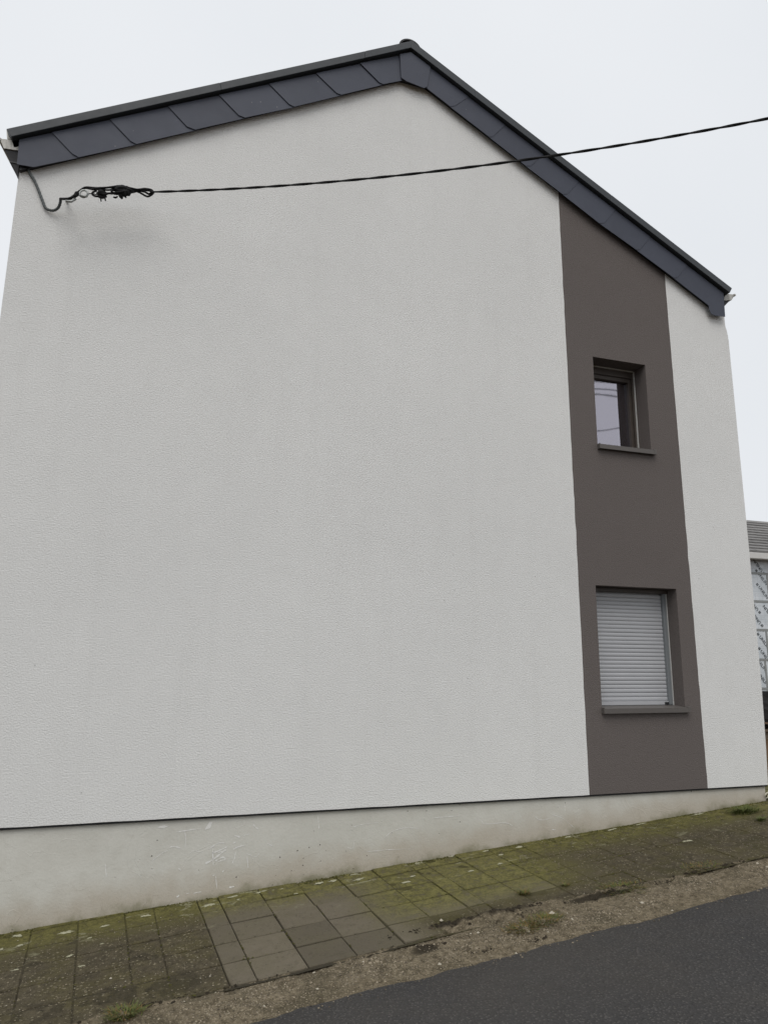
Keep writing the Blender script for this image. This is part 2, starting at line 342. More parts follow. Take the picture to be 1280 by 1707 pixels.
# ------------------------------------------------------------------ ground, road, verge, pavement
xs = [-900, -300, -120, -60, -40, -30, -24, -20, -16, -12, -8, -4, 0, 4, 8, 12, 16, 18, 20, 24, 30, 40, 60, 120, 300, 900]
ys = [-900, -300, -100, -40, -20, -14, -9, -4, -2, 0, 2, 4, 8, 20, 60, 200, 900]
mb = MB(); nx = len(xs)
mb.add([(x, y, gz(x, y)-0.10) for y in ys for x in xs], [(j*nx+i, j*nx+i+1, (j+1)*nx+i+1, (j+1)*nx+i) for j in range(len(ys)-1) for i in range(nx-1)])
tag(mb.build('ground', M['soil']), kind='structure')

edge_px = [(395,1707),(500,1675),(640,1639),(715,1622),(840,1592),(965,1557),(1090,1525),(1280,1475)]
edge = [gp(*q) for q in edge_px]
edge = [(-40.0, edge[0].y-0.05), (-6.0, edge[0].y-0.06), (-1.0, edge[0].y-0.03)] + [(q.x, q.y) for q in edge] + [(7.0, -1.50), (12, -1.2), (40.0, 0.3)]
def road_edge(x):
    for (a, ya), (b, yb) in zip(edge, edge[1:]):
        if x <= b: t = max(0, (x-a)/(b-a)); y = ya+(yb-ya)*t; break
    else: y = edge[-1][1]
    return y + 0.035*noise.noise((x*1.7, 3.1, 0)) + 0.020*noise.noise((x*6, 9.1, 0)) + 0.012*noise.noise((x*23, 1.1, 0))
mb = MB(); X = []; x = -40.0
while x < 40: X.append(x); x += 0.03 if -1.2 < x < 6.5 else 0.5
vv = []; rows = 7
for x in X:
    ye = road_edge(x)
    for j in range(rows):
        y = [ye, ye-0.04, ye-0.3, -3.2, -4.8, -6.4, -7.4][j]; cam_ = [-0.016, 0.004, 0.012, 0.02, 0.03, 0.02, 0.0][j]
        vv.append((x, y, gz(x, y)+cam_))
mb.add(vv, [(i*rows+j, i*rows+j+1, (i+1)*rows+j+1, (i+1)*rows+j) for i in range(len(X)-1) for j in range(rows-1)])
tag(mb.build('road', M['asphalt'], smooth=True), kind='structure')

def soil_heap(x, y):                         # dark washed-up soil lying over the edge of the paving
    h = 0
    for (px_, py_, rx, ry, hh) in heaps: h += hh*math.exp(-((x-px_)/rx)**2-((y-py_)/ry)**2)
    return h*(1+0.55*noise.noise((x*16, y*16, 31))+0.45*noise.noise((x*38, y*38, 33)))
heaps = []
for (q, rx, ry, hh) in (((800,1535),0.28,0.07,0.024), ((860,1525),0.22,0.09,0.024), ((720,1548),0.20,0.04,0.012), ((905,1512),0.18,0.11,0.020), ((1010,1490),0.32,0.08,0.024), ((1110,1466),0.3,0.05,0.016), ((200,1690),0.16,0.07,0.02)):
    g = gp(*q); heaps.append((g.x, g.y, rx, ry, hh))
def verge_z(x, y):
    n = 0.014*noise.noise((x*3, y*3, 0.5)) + 0.010*noise.noise((x*13, y*13, 2.5)) + 0.006*noise.noise((x*37, y*37, 4.5))
    u, v = xy2uv(x, y)
    d = max(0, min(1, (y-road_edge(x))/0.12)); lip = 0.015*math.exp(-((v-1.52)/0.035)**2)
    lip *= 0.35 if u < 0.45 else 1
    return gz(x, y) + 0.004 + n*0.8*(0.3+0.7*d) + soil_heap(x, y) - 0.006 - 0.012*(1-d) - lip
mb = MB(); X = []; x = -40.0
while x < 40: X.append(x); x += 0.014 if -0.9 < x < 5.4 else (0.05 if -2.5 < x < 8 else 1.0)
J = 40; vv = []
for x in X:
    y1 = road_edge(x)-0.05; y0 = min((x*math.sin(TA)-1.36)/math.cos(TA), 0.5) if x < 30 else 0.5
    y0 = max(y0, y1+0.2)
    for j in range(J+1):
        y = y0+(y1-y0)*j/J; u, v = xy2uv(x, y); z = verge_z(x, y)
        if v < 1.48 and y0 < 0.4: z = min(z, gz(x, y)-0.025+soil_heap(x, y)*1.9)
        vv.append((x, y, z))
mb.add(vv, [(i*(J+1)+j, i*(J+1)+j+1, (i+1)*(J+1)+j+1, (i+1)*(J+1)+j) for i in range(len(X)-1) for j in range(J)])
tag(mb.build('verge', M['verge'], smooth=True), kind='structure')

# pavement bed and tiles
def bed_z(u, x, y):
    d = 1 if (u < 0.49 or u > 2.915) else 0
    if not d: return gz(x, y) - 0.012 + (0.007*min(1, max(0, (u-1.4)/0.3))) + 0.003*noise.noise((x*9, y*9, 0))
    e = min(1, (0.49-u if u < 0.49 else u-2.915)/0.15)
    return gz(x, y) - (0.012 if u < 1 else 0.005+0.007*e) + e*(0.0090 + 0.0060*noise.noise((x*3.5, y*3.5, 0)) + 0.004*noise.noise((x*14, y*14, 5)) + 0.002*noise.noise((x*40, y*40, 8)))
mb = MB(); NU, NV = 760, 120; vv = []
for i in range(NU+1):
    for j in range(NV+1):
        u = -3.0+12.0*i/NU; v = -0.4+1.92*j/NV; x, y = uv2xy(u, v); y = min(y, 0.06) if x < 6.2 else y
        vv.append((x, y, bed_z(u, x, y)))
mb.add(vv, [(i*(NV+1)+j, i*(NV+1)+j+1, (i+1)*(NV+1)+j+1, (i+1)*(NV+1)+j) for i in range(NU) for j in range(NV)])
pavement = tag(mb.build('pavement', M['bed'], smooth=True), kind='structure')
cols_u = [-2.73, -2.43, -2.13, -1.83, -1.53, -1.23, -0.93, -0.63, -0.33, -0.02, 0.18, 0.49, 0.645, 0.95, 1.255, 1.57, 1.875, 2.175, 2.31, 2.61, 2.915, 3.215, 3.51, 3.73, 4.03, 4.13, 4.44, 4.74, 5.04, 5.34, 5.64, 5.94, 6.24, 6.54, 6.84, 7.14, 7.44]
row_v = [-0.3, 0.0, 0.3, 0.6, 0.9, 1.2, 1.5]
def clip_wall(poly, lim):                    # keep y <= lim
    out = []
    for i in range(len(poly)):
        a, b = poly[i], poly[(i+1) % len(poly)]
        if a[1] <= lim: out.append(a)
        if (a[1]-lim)*(b[1]-lim) < 0:
            t = (lim-a[1])/(b[1]-a[1]); out.append((a[0]+(b[0]-a[0])*t, lim))
    return out
def tile_mesh(poly, th=0.045, ch=0.004):
    n = len(poly); cx = sum(q[0] for q in poly)/n; cy = sum(q[1] for q in poly)/n
    ins = [(q[0]+(cx-q[0])*min(0.4, ch/max(0.02, math.hypot(q[0]-cx, q[1]-cy))*1.4), q[1]+(cy-q[1])*min(0.4, ch/max(0.02, math.hypot(q[0]-cx, q[1]-cy))*1.4)) for q in poly]
    mb = MB()
    vs_ = [(q[0], q[1], -th) for q in poly]+[(q[0], q[1], -ch) for q in poly]+[(q[0], q[1], 0) for q in ins]
    fs = [tuple(range(n-1, -1, -1)), tuple(range(2*n, 3*n))]
    for i in range(n):
        j = (i+1) % n; fs += [(i, j, j+n, i+n), (i+n, j+n, j+2*n, i+2*n)]
    mb.add(vs_, fs); me = mb.mesh('paving_tile'); me.materials.append(M['paver']); return me
shared = {}
slope_rot = Vector((0, 0, 1)).rotation_difference(Vector((-GB, -GC, 1)).normalized()).to_matrix()
for i in range(len(cols_u)-1):
    for j in range(len(row_v)-1):
        ua, ub, va, vb = cols_u[i], cols_u[i+1], row_v[j], row_v[j+1]
        dirty = ub < 0.5 or ua > 2.9
        g = 0.0042 if not dirty else 0.0045
        cu, cv = (ua+ub)/2, (va+vb)/2; cx, cy = uv2xy(cu, cv)
        h_ = g*1.5; g *= 0.75
        world = [uv2xy(a, b) for a, b in ((ua+g, va+h_), (ua+g, vb-h_), (ub-g, vb-h_), (ub-g, va+h_))]
        lim = 0.024 if cx < 6.3 else 99
        if min(q[1] for q in world) > lim-0.02: continue
        rel = [(q[0]-cx, q[1]-cy) for q in world]
        if max(q[1] for q in world) > lim:
            me = tile_mesh([(q[0]-cx, q[1]-cy) for q in clip_wall(world, lim)])
        else:
            key = (round(ub-ua, 3), round(vb-va, 3), dirty)
            if key not in shared: shared[key] = tile_mesh(rel)
            me = shared[key]
        o = link('paving_tile', me, None, pavement)
        tilt = 0.005 if dirty else 0.013
        rm = Matrix.Rotation(random.uniform(-tilt, tilt), 3, 'X') @ Matrix.Rotation(random.uniform(-tilt, tilt), 3, 'Y') @ Matrix.Rotation(random.uniform(-0.006, 0.006), 3, 'Z')
        mw = (slope_rot @ rm).to_4x4(); mw.translation = (cx, cy, gz(cx, cy)+(random.uniform(-0.002, 0.003) if dirty else random.uniform(-0.005, 0.005))); o.matrix_world = mw

# ------------------------------------------------------------------ the house
house = empty('house', (2.4, 4.5, 0.2)); tag(house, 'pale rendered house with a plain gable, dark slate verge and brown stripe', 'house')
house.matrix_world = Matrix.Identity(4)
DEP = 9.0
SH = 0.16*DEP                                # the left side wall runs askew in plan
def shear(o):
    for v_ in o.data.vertices:
        if v_.co.y > 1: v_.co.x += SH*v_.co.y/DEP
    return o
# roof outline, from the edge of the verge trim
YT, YS = -0.10, -0.055
AT, AB = wx(687, 67.8, YT), wx(685.6, 79.2, YT)
LT, LB = wx(11, 214.5, YT), wx(19, 227.5, YT)
RT, RB = wx(1219.5, 480.5, YT), wx(1216, 488, YT)
def lerp(a, b, t): return (a[0]+(b[0]-a[0])*t, a[1]+(b[1]-a[1])*t)
def on(a, b, x): return a[1]+(b[1]-a[1])*(x-a[0])/(b[0]-a[0])
def top_z(x): return (on(LT, AT, x) if x < AT[0] else on(AT, RT, x)) - 0.20     # wall top, hidden behind the slates
ZB = 0.637
XL = -1.322
right_edge = [(6.052, ZB), (6.072, 1.0), (6.092, 1.6), (6.102, 3.0), (6.100, 5.45), (6.096, 5.53), (6.086, 5.60), (6.072, 5.64), (6.070, 5.70), (6.07, 5.82)]
def jag(a, b, n, amp, seed):                 # a hand-masked paint line
    out = []
    for i in range(n+1):
        q = lerp(a, b, i/n); d = amp*noise.noise((q[1]*6, seed, 0)) + amp*0.6*noise.noise((q[1]*25, seed, 3)) if 0 < i < n else 0
        out.append((q[0]+d, q[1]))
    return out
S1b, S1t = (3.963, ZB), (3.929, 7.0); S2b, S2t = (5.303, ZB), (5.271, 6.25)
S1t = (S1t[0], top_z(S1t[0])); S2t = (S2t[0], top_z(S2t[0]))
s1 = jag(S1b, S1t, 60, 0.006, 1.0); s2 = jag(S2b, S2t, 50, 0.006, 5.0)
mb = MB()
n0 = 60; base1 = [(XL+(S1b[0]-XL)*i/n0, ZB+0.0035*noise.noise((i*0.35, 2, 0))) for i in range(n0)]
mb.prism(base1 + s1 + [(AT[0], top_z(AT[0])), (XL, top_z(XL))], 0.0, 0.30)
mb.prism([s2[0]] + right_edge + [(6.07, top_z(6.07))] + s2[::-1][:-1], 0.0, 0.30)
# side and back walls (thick, behind the front leaf)
mb.add([(XL+0.05,0.302,0),(XL+0.35,0.302,0),(XL+0.35+SH,DEP,0),(XL+0.05+SH,DEP,0),(XL+0.05,0.302,5.8),(XL+0.35,0.302,5.8),(XL+0.35+SH,DEP,5.8),(XL+0.05+SH,DEP,5.8)], [(0,3,2,1),(4,5,6,7),(0,1,5,4),(1,2,6,5),(2,3,7,6),(3,0,4,7)]); mb.box((5.76, 0.302, 0.0), (6.06, DEP, 5.8)); mb.box((XL+0.36+SH, DEP-0.3, 0.0), (5.758, DEP-0.001, 5.8))
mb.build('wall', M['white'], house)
# stripe with two openings and their reveals
U = [4.257, 4.917, 4.035, 5.005]; L = [4.145, 5.106, 1.405, 2.578]       # x0 x1 z0 z1
UD, LD = 0.235, 0.215
def hole_ring(mb, H, D):
    x0, x1, z0, z1 = H
    mb.add([(x0,0,z0),(x1,0,z0),(x1,0,z1),(x0,0,z1),(x0,D,z0),(x1,D,z0),(x1,D,z1),(x0,D,z1)], [(0,4,5,1),(1,5,6,2),(2,6,7,3),(3,7,4,0)])
mb = MB()
zs_l = sorted(set([q[1] for q in s1])); 
def xl(z): 
    for a, b in zip(s1, s1[1:]):
        if a[1] <= z <= b[1]: return a[0]+(b[0]-a[0])*(z-a[1])/(b[1]-a[1])
    return s1[-1][0]
def xr(z):
    for a, b in zip(s2, s2[1:]):
        if a[1] <= z <= b[1]: return a[0]+(b[0]-a[0])*(z-a[1])/(b[1]-a[1])
    return s2[-1][0]
def lside(z0, z1): return [(xl(z0), z0)] + [q for q in s1 if z0+1e-4 < q[1] < z1-1e-4] + [(xl(z1), z1)]
def rside(z0, z1): return [(xr(z0), z0)] + [q for q in s2 if z0+1e-4 < q[1] < z1-1e-4] + [(xr(z1), z1)]
def face(pts): mb.add([(q[0], 0, q[1]) for q in pts], [tuple(range(len(pts)))])
def band(z0, z1): face(lside(z0, z1)[::-1] + rside(z0, z1))
def wbot(x): return ZB
band(ZB, L[2])
for H in (L, U):
    face(lside(H[2], H[3])[::-1] + [(H[0], H[2]), (H[0], H[3])])
    face([(H[1], H[3]), (H[1], H[2])] + rside(H[2], H[3]))
band(L[3], U[2])
ZT = s2[-1][1]
band(U[3], ZT)
face(lside(ZT, s1[-1][1])[::-1] + [(xr(ZT), ZT)])
hole_ring(mb, U, UD); hole_ring(mb, L, LD)
# back leaf of the stripe wall around the openings
for (a, b) in (((3.96, 0.236, ZB), (4.145, 0.30, 6.6)), ((5.107, 0.236, ZB), (5.25, 0.30, 5.9)), ((4.146, 0.236, ZB), (5.106, 0.30, 1.404)), ((4.146, 0.236, 2.579), (5.106, 0.30, 4.034)), ((4.146, 0.237, 5.006), (5.106, 0.30, 6.0)), ((4.146, 0.237, 4.036), (4.256, 0.30, 5.004)), ((4.918, 0.237, 4.036), (5.106, 0.30, 5.004))):
    mb.box(a, b)
o = mb.build('wall_stripe', M['brown'], house); o['label'] = 'dark brown rendered stripe round both windows'
# plinth with painted drip shadow, scratches and pits
mb = MB()
def plinth_x(i): return -1.30 + (6.035+1.30)*i/120
top = [(plinth_x(i), ZB-0.004) for i in range(121)]
mb.prism([(-1.30, -0.6), (6.035, -0.6)] + top[::-1], 0.026, 0.31)
mb.add([(-1.25,0.311,-0.6),(-0.95,0.311,-0.6),(-0.95+SH,DEP,-0.6),(-1.25+SH,DEP,-0.6),(-1.25,0.311,ZB-0.01),(-0.95,0.311,ZB-0.01),(-0.95+SH,DEP,ZB-0.01),(-1.25+SH,DEP,ZB-0.01)], [(0,3,2,1),(4,5,6,7),(0,1,5,4),(1,2,6,5),(2,3,7,6),(3,0,4,7)]); mb.box((5.74, 0.311, -0.6), (6.035, DEP, ZB))
plinth = mb.build('plinth', M['plinth'], house); plinth['label'] = 'grey concrete plinth with scratches and stains'
mb = MB(); mb.box((XL+0.004, 0.006, ZB-0.016), (6.047, 0.0255, ZB-0.002)); mb.build('drip_shadow', M['black'], plinth)  # black strip paints the shadow line under the render's lower edge
mb = MB()
def stroke(px_pts, wd):
    mb = MB()
    P = [wp(x, y, 0.0245) for x, y in px_pts]; P = smooth_path(P, 5); n = len(P)
    vs_ = []; wd *= 1.25
    for i, a in enumerate(P):
        d = P[min(i+1, n-1)]-P[max(i-1, 0)]; nrm = Vector((-d.z, 0, d.x)).normalized()*wd*0.5*random.uniform(0.25, 1.2)*(1 if 0 < i < n-1 else 0.3)
        vs_ += [a-nrm, a+nrm]
    mb.add(vs_, [(2*i, 2*i+2, 2*i+3, 2*i+1) for i in range(n-1)]); mb.build('scratch_mark', M['chalk'], plinth)
Z5 = lambda u, v: (240+u/4.571, 1370+v/4.571)
for pts, wd in (([(465,320),(530,285),(620,215)],0.012), ([(500,205),(560,165),(615,160)],0.007), ([(520,240),(580,215),(635,190)],0.010), ([(540,300),(600,270),(625,285)],0.009),
                ([(525,205),(527,270),(530,330)],0.008), ([(560,235),(600,225),(630,212)],0.009), ([(555,310),(590,295),(622,288)],0.006), ([(680,210),(720,190),(768,178)],0.009), ([(672,318),(690,280),(700,230)],0.006),
                ([(675,165),(700,155)],0.006), ([(240,80),(310,68),(440,50)],0.006), ([(312,70),(320,130),(315,195)],0.006), ([(190,198),(230,188),(295,205)],0.008), ([(780,240),(850,265),(880,240)],0.004),
                ([(690,102),(735,118)],0.008), ([(760,105),(800,92)],0.006), ([(835,18),(850,40),(875,55)],0.009), ([(940,165),(980,182)],0.007), ([(105,42),(190,33)],0.014), ([(265,355),(285,372)],0.006), ([(600,385),(608,368)],0.009), ([(525,410),(540,405)],0.005),
                ([(340,250),(375,222),(450,235)],0.004), ([(60,300),(130,245),(185,215)],0.004), ([(250,575),(270,560)],0.012), ([(320,548),(350,542)],0.005), ([(375,545),(440,532)],0.006), ([(650,500),(690,492)],0.012)):
    stroke([Z5(*q) for q in pts], wd)
P = [Z5(*q) for q in ((462,62),(505,50),(525,0),(500,0))]; P = [wp(x, y, 0.0243) for x, y in P]; mb = MB(); mb.add(P, [(0,1,2,3)]); mb.build('scratch_mark', M['chalk'], plinth)
Z6 = lambda u, v: (560+u/3.2, 1330+v/3.2)
for pts, wd in (([(255,215),(300,180),(370,160),(460,165)],0.0035), ([(510,108),(580,102),(670,95)],0.005), ([(765,100),(780,130),(800,140),(900,133),(945,150)],0.0035), ([(1060,98),(1090,118),(1150,108)],0.0035), ([(1150,88),(1210,110),(1270,160)],0.0035),
                ([(90,155),(150,140),(230,130)],0.0045), ([(160,288),(260,278),(400,272)],0.0035), ([(60,265),(90,268),(95,230)],0.0035), ([(1150,170),(1170,168)],0.006), ([(1218,30),(1220,70)],0.007)):
    stroke([Z6(*q) for q in pts], wd)
for q in ((435,1484),(360,1460),(412,1425),(530,1360),(176,1440)):
    stroke([(q[0], q[1]), (q[0]+1, q[1]+12), (q[0]+2, q[1]+22)], 0.005)

# ---- roof
roof_mb = MB()
TH = 0.16
def slope_slab(mb, a, b, y0, y1, drop):      # a..b is the roof edge line, slab hangs below it
    d = Vector((b[0]-a[0], b[1]-a[1])); nrm = Vector((d.y, -d.x)).normalized()
    if nrm.y > 0: nrm = -nrm
    q = [a, b, (b[0]+nrm.x*drop, b[1]+nrm.y*drop), (a[0]+nrm.x*drop, a[1]+nrm.y*drop)]
    mb.prism(q, y0, y1)
AT2 = (AT[0], AT[1]-0.012)
mbr = MB()
mbr.prism([(LT[0]+0.02, LT[1]-0.004), (LT[0]+0.06, LT[1]-0.11), (AT[0], AT[1]-0.15), (RT[0]-0.06, RT[1]-0.11), (RT[0]-0.02, RT[1]-0.004), AT2], -0.03, DEP+0.1)
roof = mbr.build('roof', M['roof'], house)
for v_ in roof.data.vertices:
    if v_.co.y > 1 and v_.co.x < 0: v_.co.x += SH; v_.co.z += SH*(AT[1]-LT[1])/(AT[0]-LT[0])
# verge trim: folded metal strips with butt seams
def trim_run(a, b, al, bl, ts):
    for t0, t1 in zip(ts, ts[1:]):
        g = 0.00015
        q = [lerp(a, b, t0+g), lerp(a, b, t1-g), lerp(al, bl, t1-g), lerp(al, bl, t0+g)]
        mb = MB(); mb.prism([q[3], q[2], q[1], q[0]], YT+random.uniform(-0.002, 0.002), -0.031)
        mb.build('verge_trim', M['trim'], roof, bevel=0.004)
trim_run(LT, AT, LB, AB, [0, 0.47, 0.86, 1.0])
trim_run(AT, RT, AB, RB, [0, 0.185, 0.60, 1.0])
# slates: s runs along the slope, every slate laps over its lower neighbour
def slate(poly, y_low, y_high, ref_a, ref_b):
    d = Vector((ref_b[0]-ref_a[0], ref_b[1]-ref_a[1])); L2 = d.length_squared
    ys_ = []
    for q in poly:
        t = ((q[0]-ref_a[0])*d.x+(q[1]-ref_a[1])*d.y)/L2; ys_.append(y_low+(y_high-y_low)*t)
    mb = MB(); mb.prism(poly, ys_, [y+0.004 for y in ys_]); mb.build('slate', M['slate'], roof, bevel=0.0012, seg=1)
def under(q, a, b):                           # point of the hidden top line of the slates
    return (q[0], on(a, b, q[0])-0.104)
JL = [((34,226),(29,275),(57,279.5)), ((96,213),(121,257),(132,263)), ((192,191),(218,236),(228,241)), ((288,169),(312,212),(326,217)), ((372.6,149.7),(398,193),(408.7,197)), ((455.5,131),(482,174.6),(490.7,178.7)), ((533.7,113.7),(561,156),(569,158.8)), ((606,96.7),(632,138.6),(639,141))]
JL = [[wx(x, y, YS) for x, y in j] for j in JL]
endb = wx(668, 134.5, YS); endt = wx(666, 84.7, YS)
dirL = Vector((JL[-1][2][0]-JL[0][2][0], JL[-1][2][1]-JL[0][2][1])).normalized()
for i, j in enumerate(JL):
    a_t, a_m, a_b = j
    pt = under(a_t, LT, AT) if i else (a_t[0], on(LT, AT, a_t[0])-0.104)
    # run the joint straight on behind the trim
    if i:
        dx = (a_t[0]-a_m[0])/(a_t[1]-a_m[1]); x2 = a_t[0]+dx*0.06; pt = (x2, on(LT, AT, x2)-0.104)
    if i+1 < len(JL):
        nt_, nm_, nb_ = JL[i+1]; e_b = (nb_[0]+dirL.x*0.05, nb_[1]+dirL.y*0.05); e_t = (nt_[0]+0.04, on(LT, AT, nt_[0]+0.04)-0.104)
    else:
        e_b = (endb[0]+dirL.x*0.02, endb[1]+dirL.y*0.02); e_t = (endt[0]+0.02, on(LT, AT, endt[0]+0.02)-0.104)
    slate([pt, a_m, a_b, e_b, e_t], YS-0.007, YS+0.003, a_b, e_b)
# apex slate over both slopes
ap = [wx(x, y, YS) for x, y in ((666,84.7),(668,131),(677,137),(706,148.5),(709.7,145.6))]
ax = wx(775, 149.7, YS)
a0 = (ap[0][0], on(LT, AT, ap[0][0])-0.104)
q9t = (ap[4][0]+0.17, on(AT, RT, ap[4][0]+0.17)-0.104)
mb = MB(); mb.prism([a0, ap[1], ap[2], ap[3], (ap[4][0]+0.01, ap[4][1]), (q9t[0]-0.12, q9t[1]+0.0605), (AT[0], AT[1]-0.112)], YS-0.014, YS-0.008); mb.build('slate', M['slate'], roof, bevel=0.0012, seg=1)
hooks = [((750,178),(758.6,176.6)), ((814.5,228.4),(820.7,228.4)), ((876,277),(884.7,277)), ((937,324),(945,324)), ((998,372.5),(1006.7,372)), ((1060,417),(1066,416.5)), ((1121.9,463.5),(1128,463)), ]
hooks = [[wx(x, y, YS) for x, y in h] for h in hooks]
dR = Vector((hooks[-1][0][0]-hooks[0][0][0], hooks[-1][0][1]-hooks[0][0][1])).normalized(); nR = Vector((-dR.y, dR.x))
prev_b = ap[4]; prev_lo = (ap[4][0]-0.04, ap[4][1]+0.02)
chain = [None]+hooks
for i in range(1, len(chain)+1):
    last = i == len(chain)
    if last: b0, b1 = wx(1180, 509, YS), None
    else: b0, b1 = chain[i]
    s_b = (prev_lo[0]-dR.x*0.05, prev_lo[1]-dR.y*0.05)
    s_t = (s_b[0]+nR.x*0.30, s_b[1]+nR.y*0.30); s_t = (s_t[0], on(AT, RT, s_t[0])-0.104)
    if not last:
        b1 = (b0[0]+dR.x*0.03+nR.x*0.030, b0[1]+dR.y*0.03+nR.y*0.030) if (b1[0]-b0[0]) < 0.02 else b1
        x2 = b1[0]+nR.x*0.33; e_t = (x2, on(AT, RT, x2)-0.104)
        slate([s_t, s_b, b0, b1, e_t], YS-0.0005, YS-0.0045, s_b, b0)
    else:
        e = [wx(x, y, YS) for x, y in ((1180,509.5),(1181,516),(1184,523),(1190,526),(1207.5,528.5),(1205,489))]
        x2 = e[-1][0]-0.005
        slate([s_t, s_b] + e[:-1] + [e[-1], (x2, on(AT, RT, x2)-0.104)], YS-0.0005, YS-0.0045, s_b, e[0])
    prev_lo = b0
# batten boards that carry the slates (black, painting in the shadow gap below the trim)
mb = MB()
mb.prism([(LB[0]+0.09, on(JL[0][2], endb, LB[0]+0.09)+0.03) if False else (XL+0.01, on(JL[0][2], endb, XL+0.01)+0.022), (endb[0], endb[1]+0.03), (AB[0], AB[1]+0.015), (XL+0.01, on(LB, AB, XL+0.01)+0.02)], -0.040, -0.002)
mb.prism([(endb[0]+0.001, endb[1]+0.03), (ap[4][0], ap[4][1]+0.03), (6.0, on(hooks[0][0], hooks[-1][0], 6.0)+0.03), (6.03, on(AB, RB, 6.03)+0.02), (AB[0]+0.001, AB[1]+0.015)], -0.040, -0.002)
mb.build('verge_board', M['black'], roof)
# ridge tiles
def ridge_mesh():
    mb = MB(); n = 14; rx, rz = 0.125, 0.115; vs_ = []; LN = 0.40
    for (y, k_) in ((0, 1.0), (LN, 1.0), (LN, 0.86), (0, 0.86)):
        for i in range(n+1):
            a = math.pi*i/n; vs_.append((rx*k_*math.cos(a), y, rz*k_*math.sin(a)))
    fs = []; 
    for r_ in range(4):
        for i in range(n): a = r_*(n+1)+i; b = ((r_+1) % 4)*(n+1)+i; fs.append((a, a+1, b+1, b))
    mb.add(vs_, fs)
    # end plate, set back a little
    vs_ = [(rx*0.86*math.cos(math.pi*i/n), 0.02, rz*0.86*math.sin(math.pi*i/n)) for i in range(n+1)]; mb.add(vs_, [tuple(range(n+1))])
    me = mb.mesh('ridge_tile'); me.materials.append(M['black']); return me
rm_ = ridge_mesh(); rc = wx(681, 78, -0.06)
for i in range(22):
    o = link('ridge_tile', rm_, None, roof); o.location = (rc[0]+0.012, -0.075+i*0.41, AT[1]-0.075)
# gutters and boxed eaves
gL = [wx(x, y, -0.03) for x, y in ((0,231),(32,234),(29.5,250),(7,247))]
mb = MB(); mb.prism([gL[3], (XL-0.002, gL[2][1]), (XL-0.002, gL[1][1]), gL[0]], -0.03, DEP); gut = shear(mb.build('gutter', M['zinc'], house))
mb = MB(); mb.box((gL[0][0]-0.012, -0.034, gL[0][1]-0.014), (gL[0][0]+0.012, DEP, gL[0][1]+0.006)); shear(mb.build('gutter_bead', M['zinc'], gut))
cL = [wx(x, y, -0.02) for x, y in ((7.5,248),(14,262),(18,270),(24,281),(32,297))]
mb = MB(); mb.prism([cL[0], cL[1], cL[2], cL[3], (XL-0.002, cL[4][1]), (XL-0.002, cL[0][1]+0.004)], -0.02, DEP); cor = shear(mb.build('boxed_eave', M['darkwood'], house))
mb = MB(); zz = cL[2][1]; mb.box((cL[2][0]-0.006, -0.026, zz-0.006), (XL-0.004, DEP-0.01, zz+0.006)); shear(mb.build('seam', M['black'], cor))
fl_ = [wx(x, y, -0.025) for x, y in ((11.5,216),(12.5,231),(22,233),(19.5,229))]
mb = MB(); mb.prism([fl_[1], fl_[2], fl_[3], fl_[0]], -0.028, DEP); shear(mb.build('eave_flashing', M['zinc'], roof))
gR = [wx(x, y, -0.03) for x, y in ((1205,489),(1224,491),(1219,500),(1207,501))]
mb = MB(); mb.prism([(6.065, gR[3][1]), gR[2], gR[1], (6.065, gR[0][1])], -0.03, DEP); gut = mb.build('gutter', M['zinc'], house)
mb = MB(); mb.box((gR[1][0]-0.012, -0.034, gR[1][1]-0.014), (gR[1][0]+0.012, DEP, gR[1][1]+0.006)); mb.build('gutter_bead', M['zinc'], gut)
q = wx(1208, 510, -0.02)
mb = MB(); mb.prism([(6.072, q[1]), (gR[2][0]-0.02, gR[2][1]-0.006), (6.072, gR[3][1]-0.004)], -0.02, DEP); mb.build('boxed_eave', M['darkwood'], house)

# ---- upper window
def ring(mb, x0, x1, z0, z1, wl, wr, wb, wt, y0, y1):
    mb.box((x0, y0, z0), (x0+wl, y1, z1)); mb.box((x1-wr, y0, z0), (x1, y1, z1))
    mb.box((x0+wl, y0, z0), (x1-wr, y1, z0+wb)); mb.box((x0+wl, y0, z1-wt), (x1-wr, y1, z1))
x0, x1, z0, z1 = U
mb = MB(); ring(mb, x0+0.002, x1-0.002, z0+0.002, z1-0.002, 0.03, 0.03, 0.03, 0.085, UD-0.035, UD+0.06)
win = mb.build('window', M['frame'], house, bevel=0.003); win['label'] = 'upper brown window with clear pane'
mb = MB(); ring(mb, x0+0.033, x1-0.033, z0+0.033, z1-0.088, 0.036, 0.036, 0.04, 0.045, UD-0.018, UD+0.05); mb.build('sash', M['frame'], win, bevel=0.004)
mb = MB(); mb.box((x0+0.06, UD+0.018, z0+0.065), (x1-0.06, UD+0.024, z1-0.12)); mb.build('pane', M['glass'], win)
mb = MB(); mb.box((x1-0.011, UD-0.052, z0+0.004), (x1-0.003, UD-0.036, z1-0.004)); mb.box((x0+0.004, UD-0.050, z1-0.014), (x1-0.018, UD-0.036, z1-0.003)); mb.build('edge_bead', M['bead'], win)
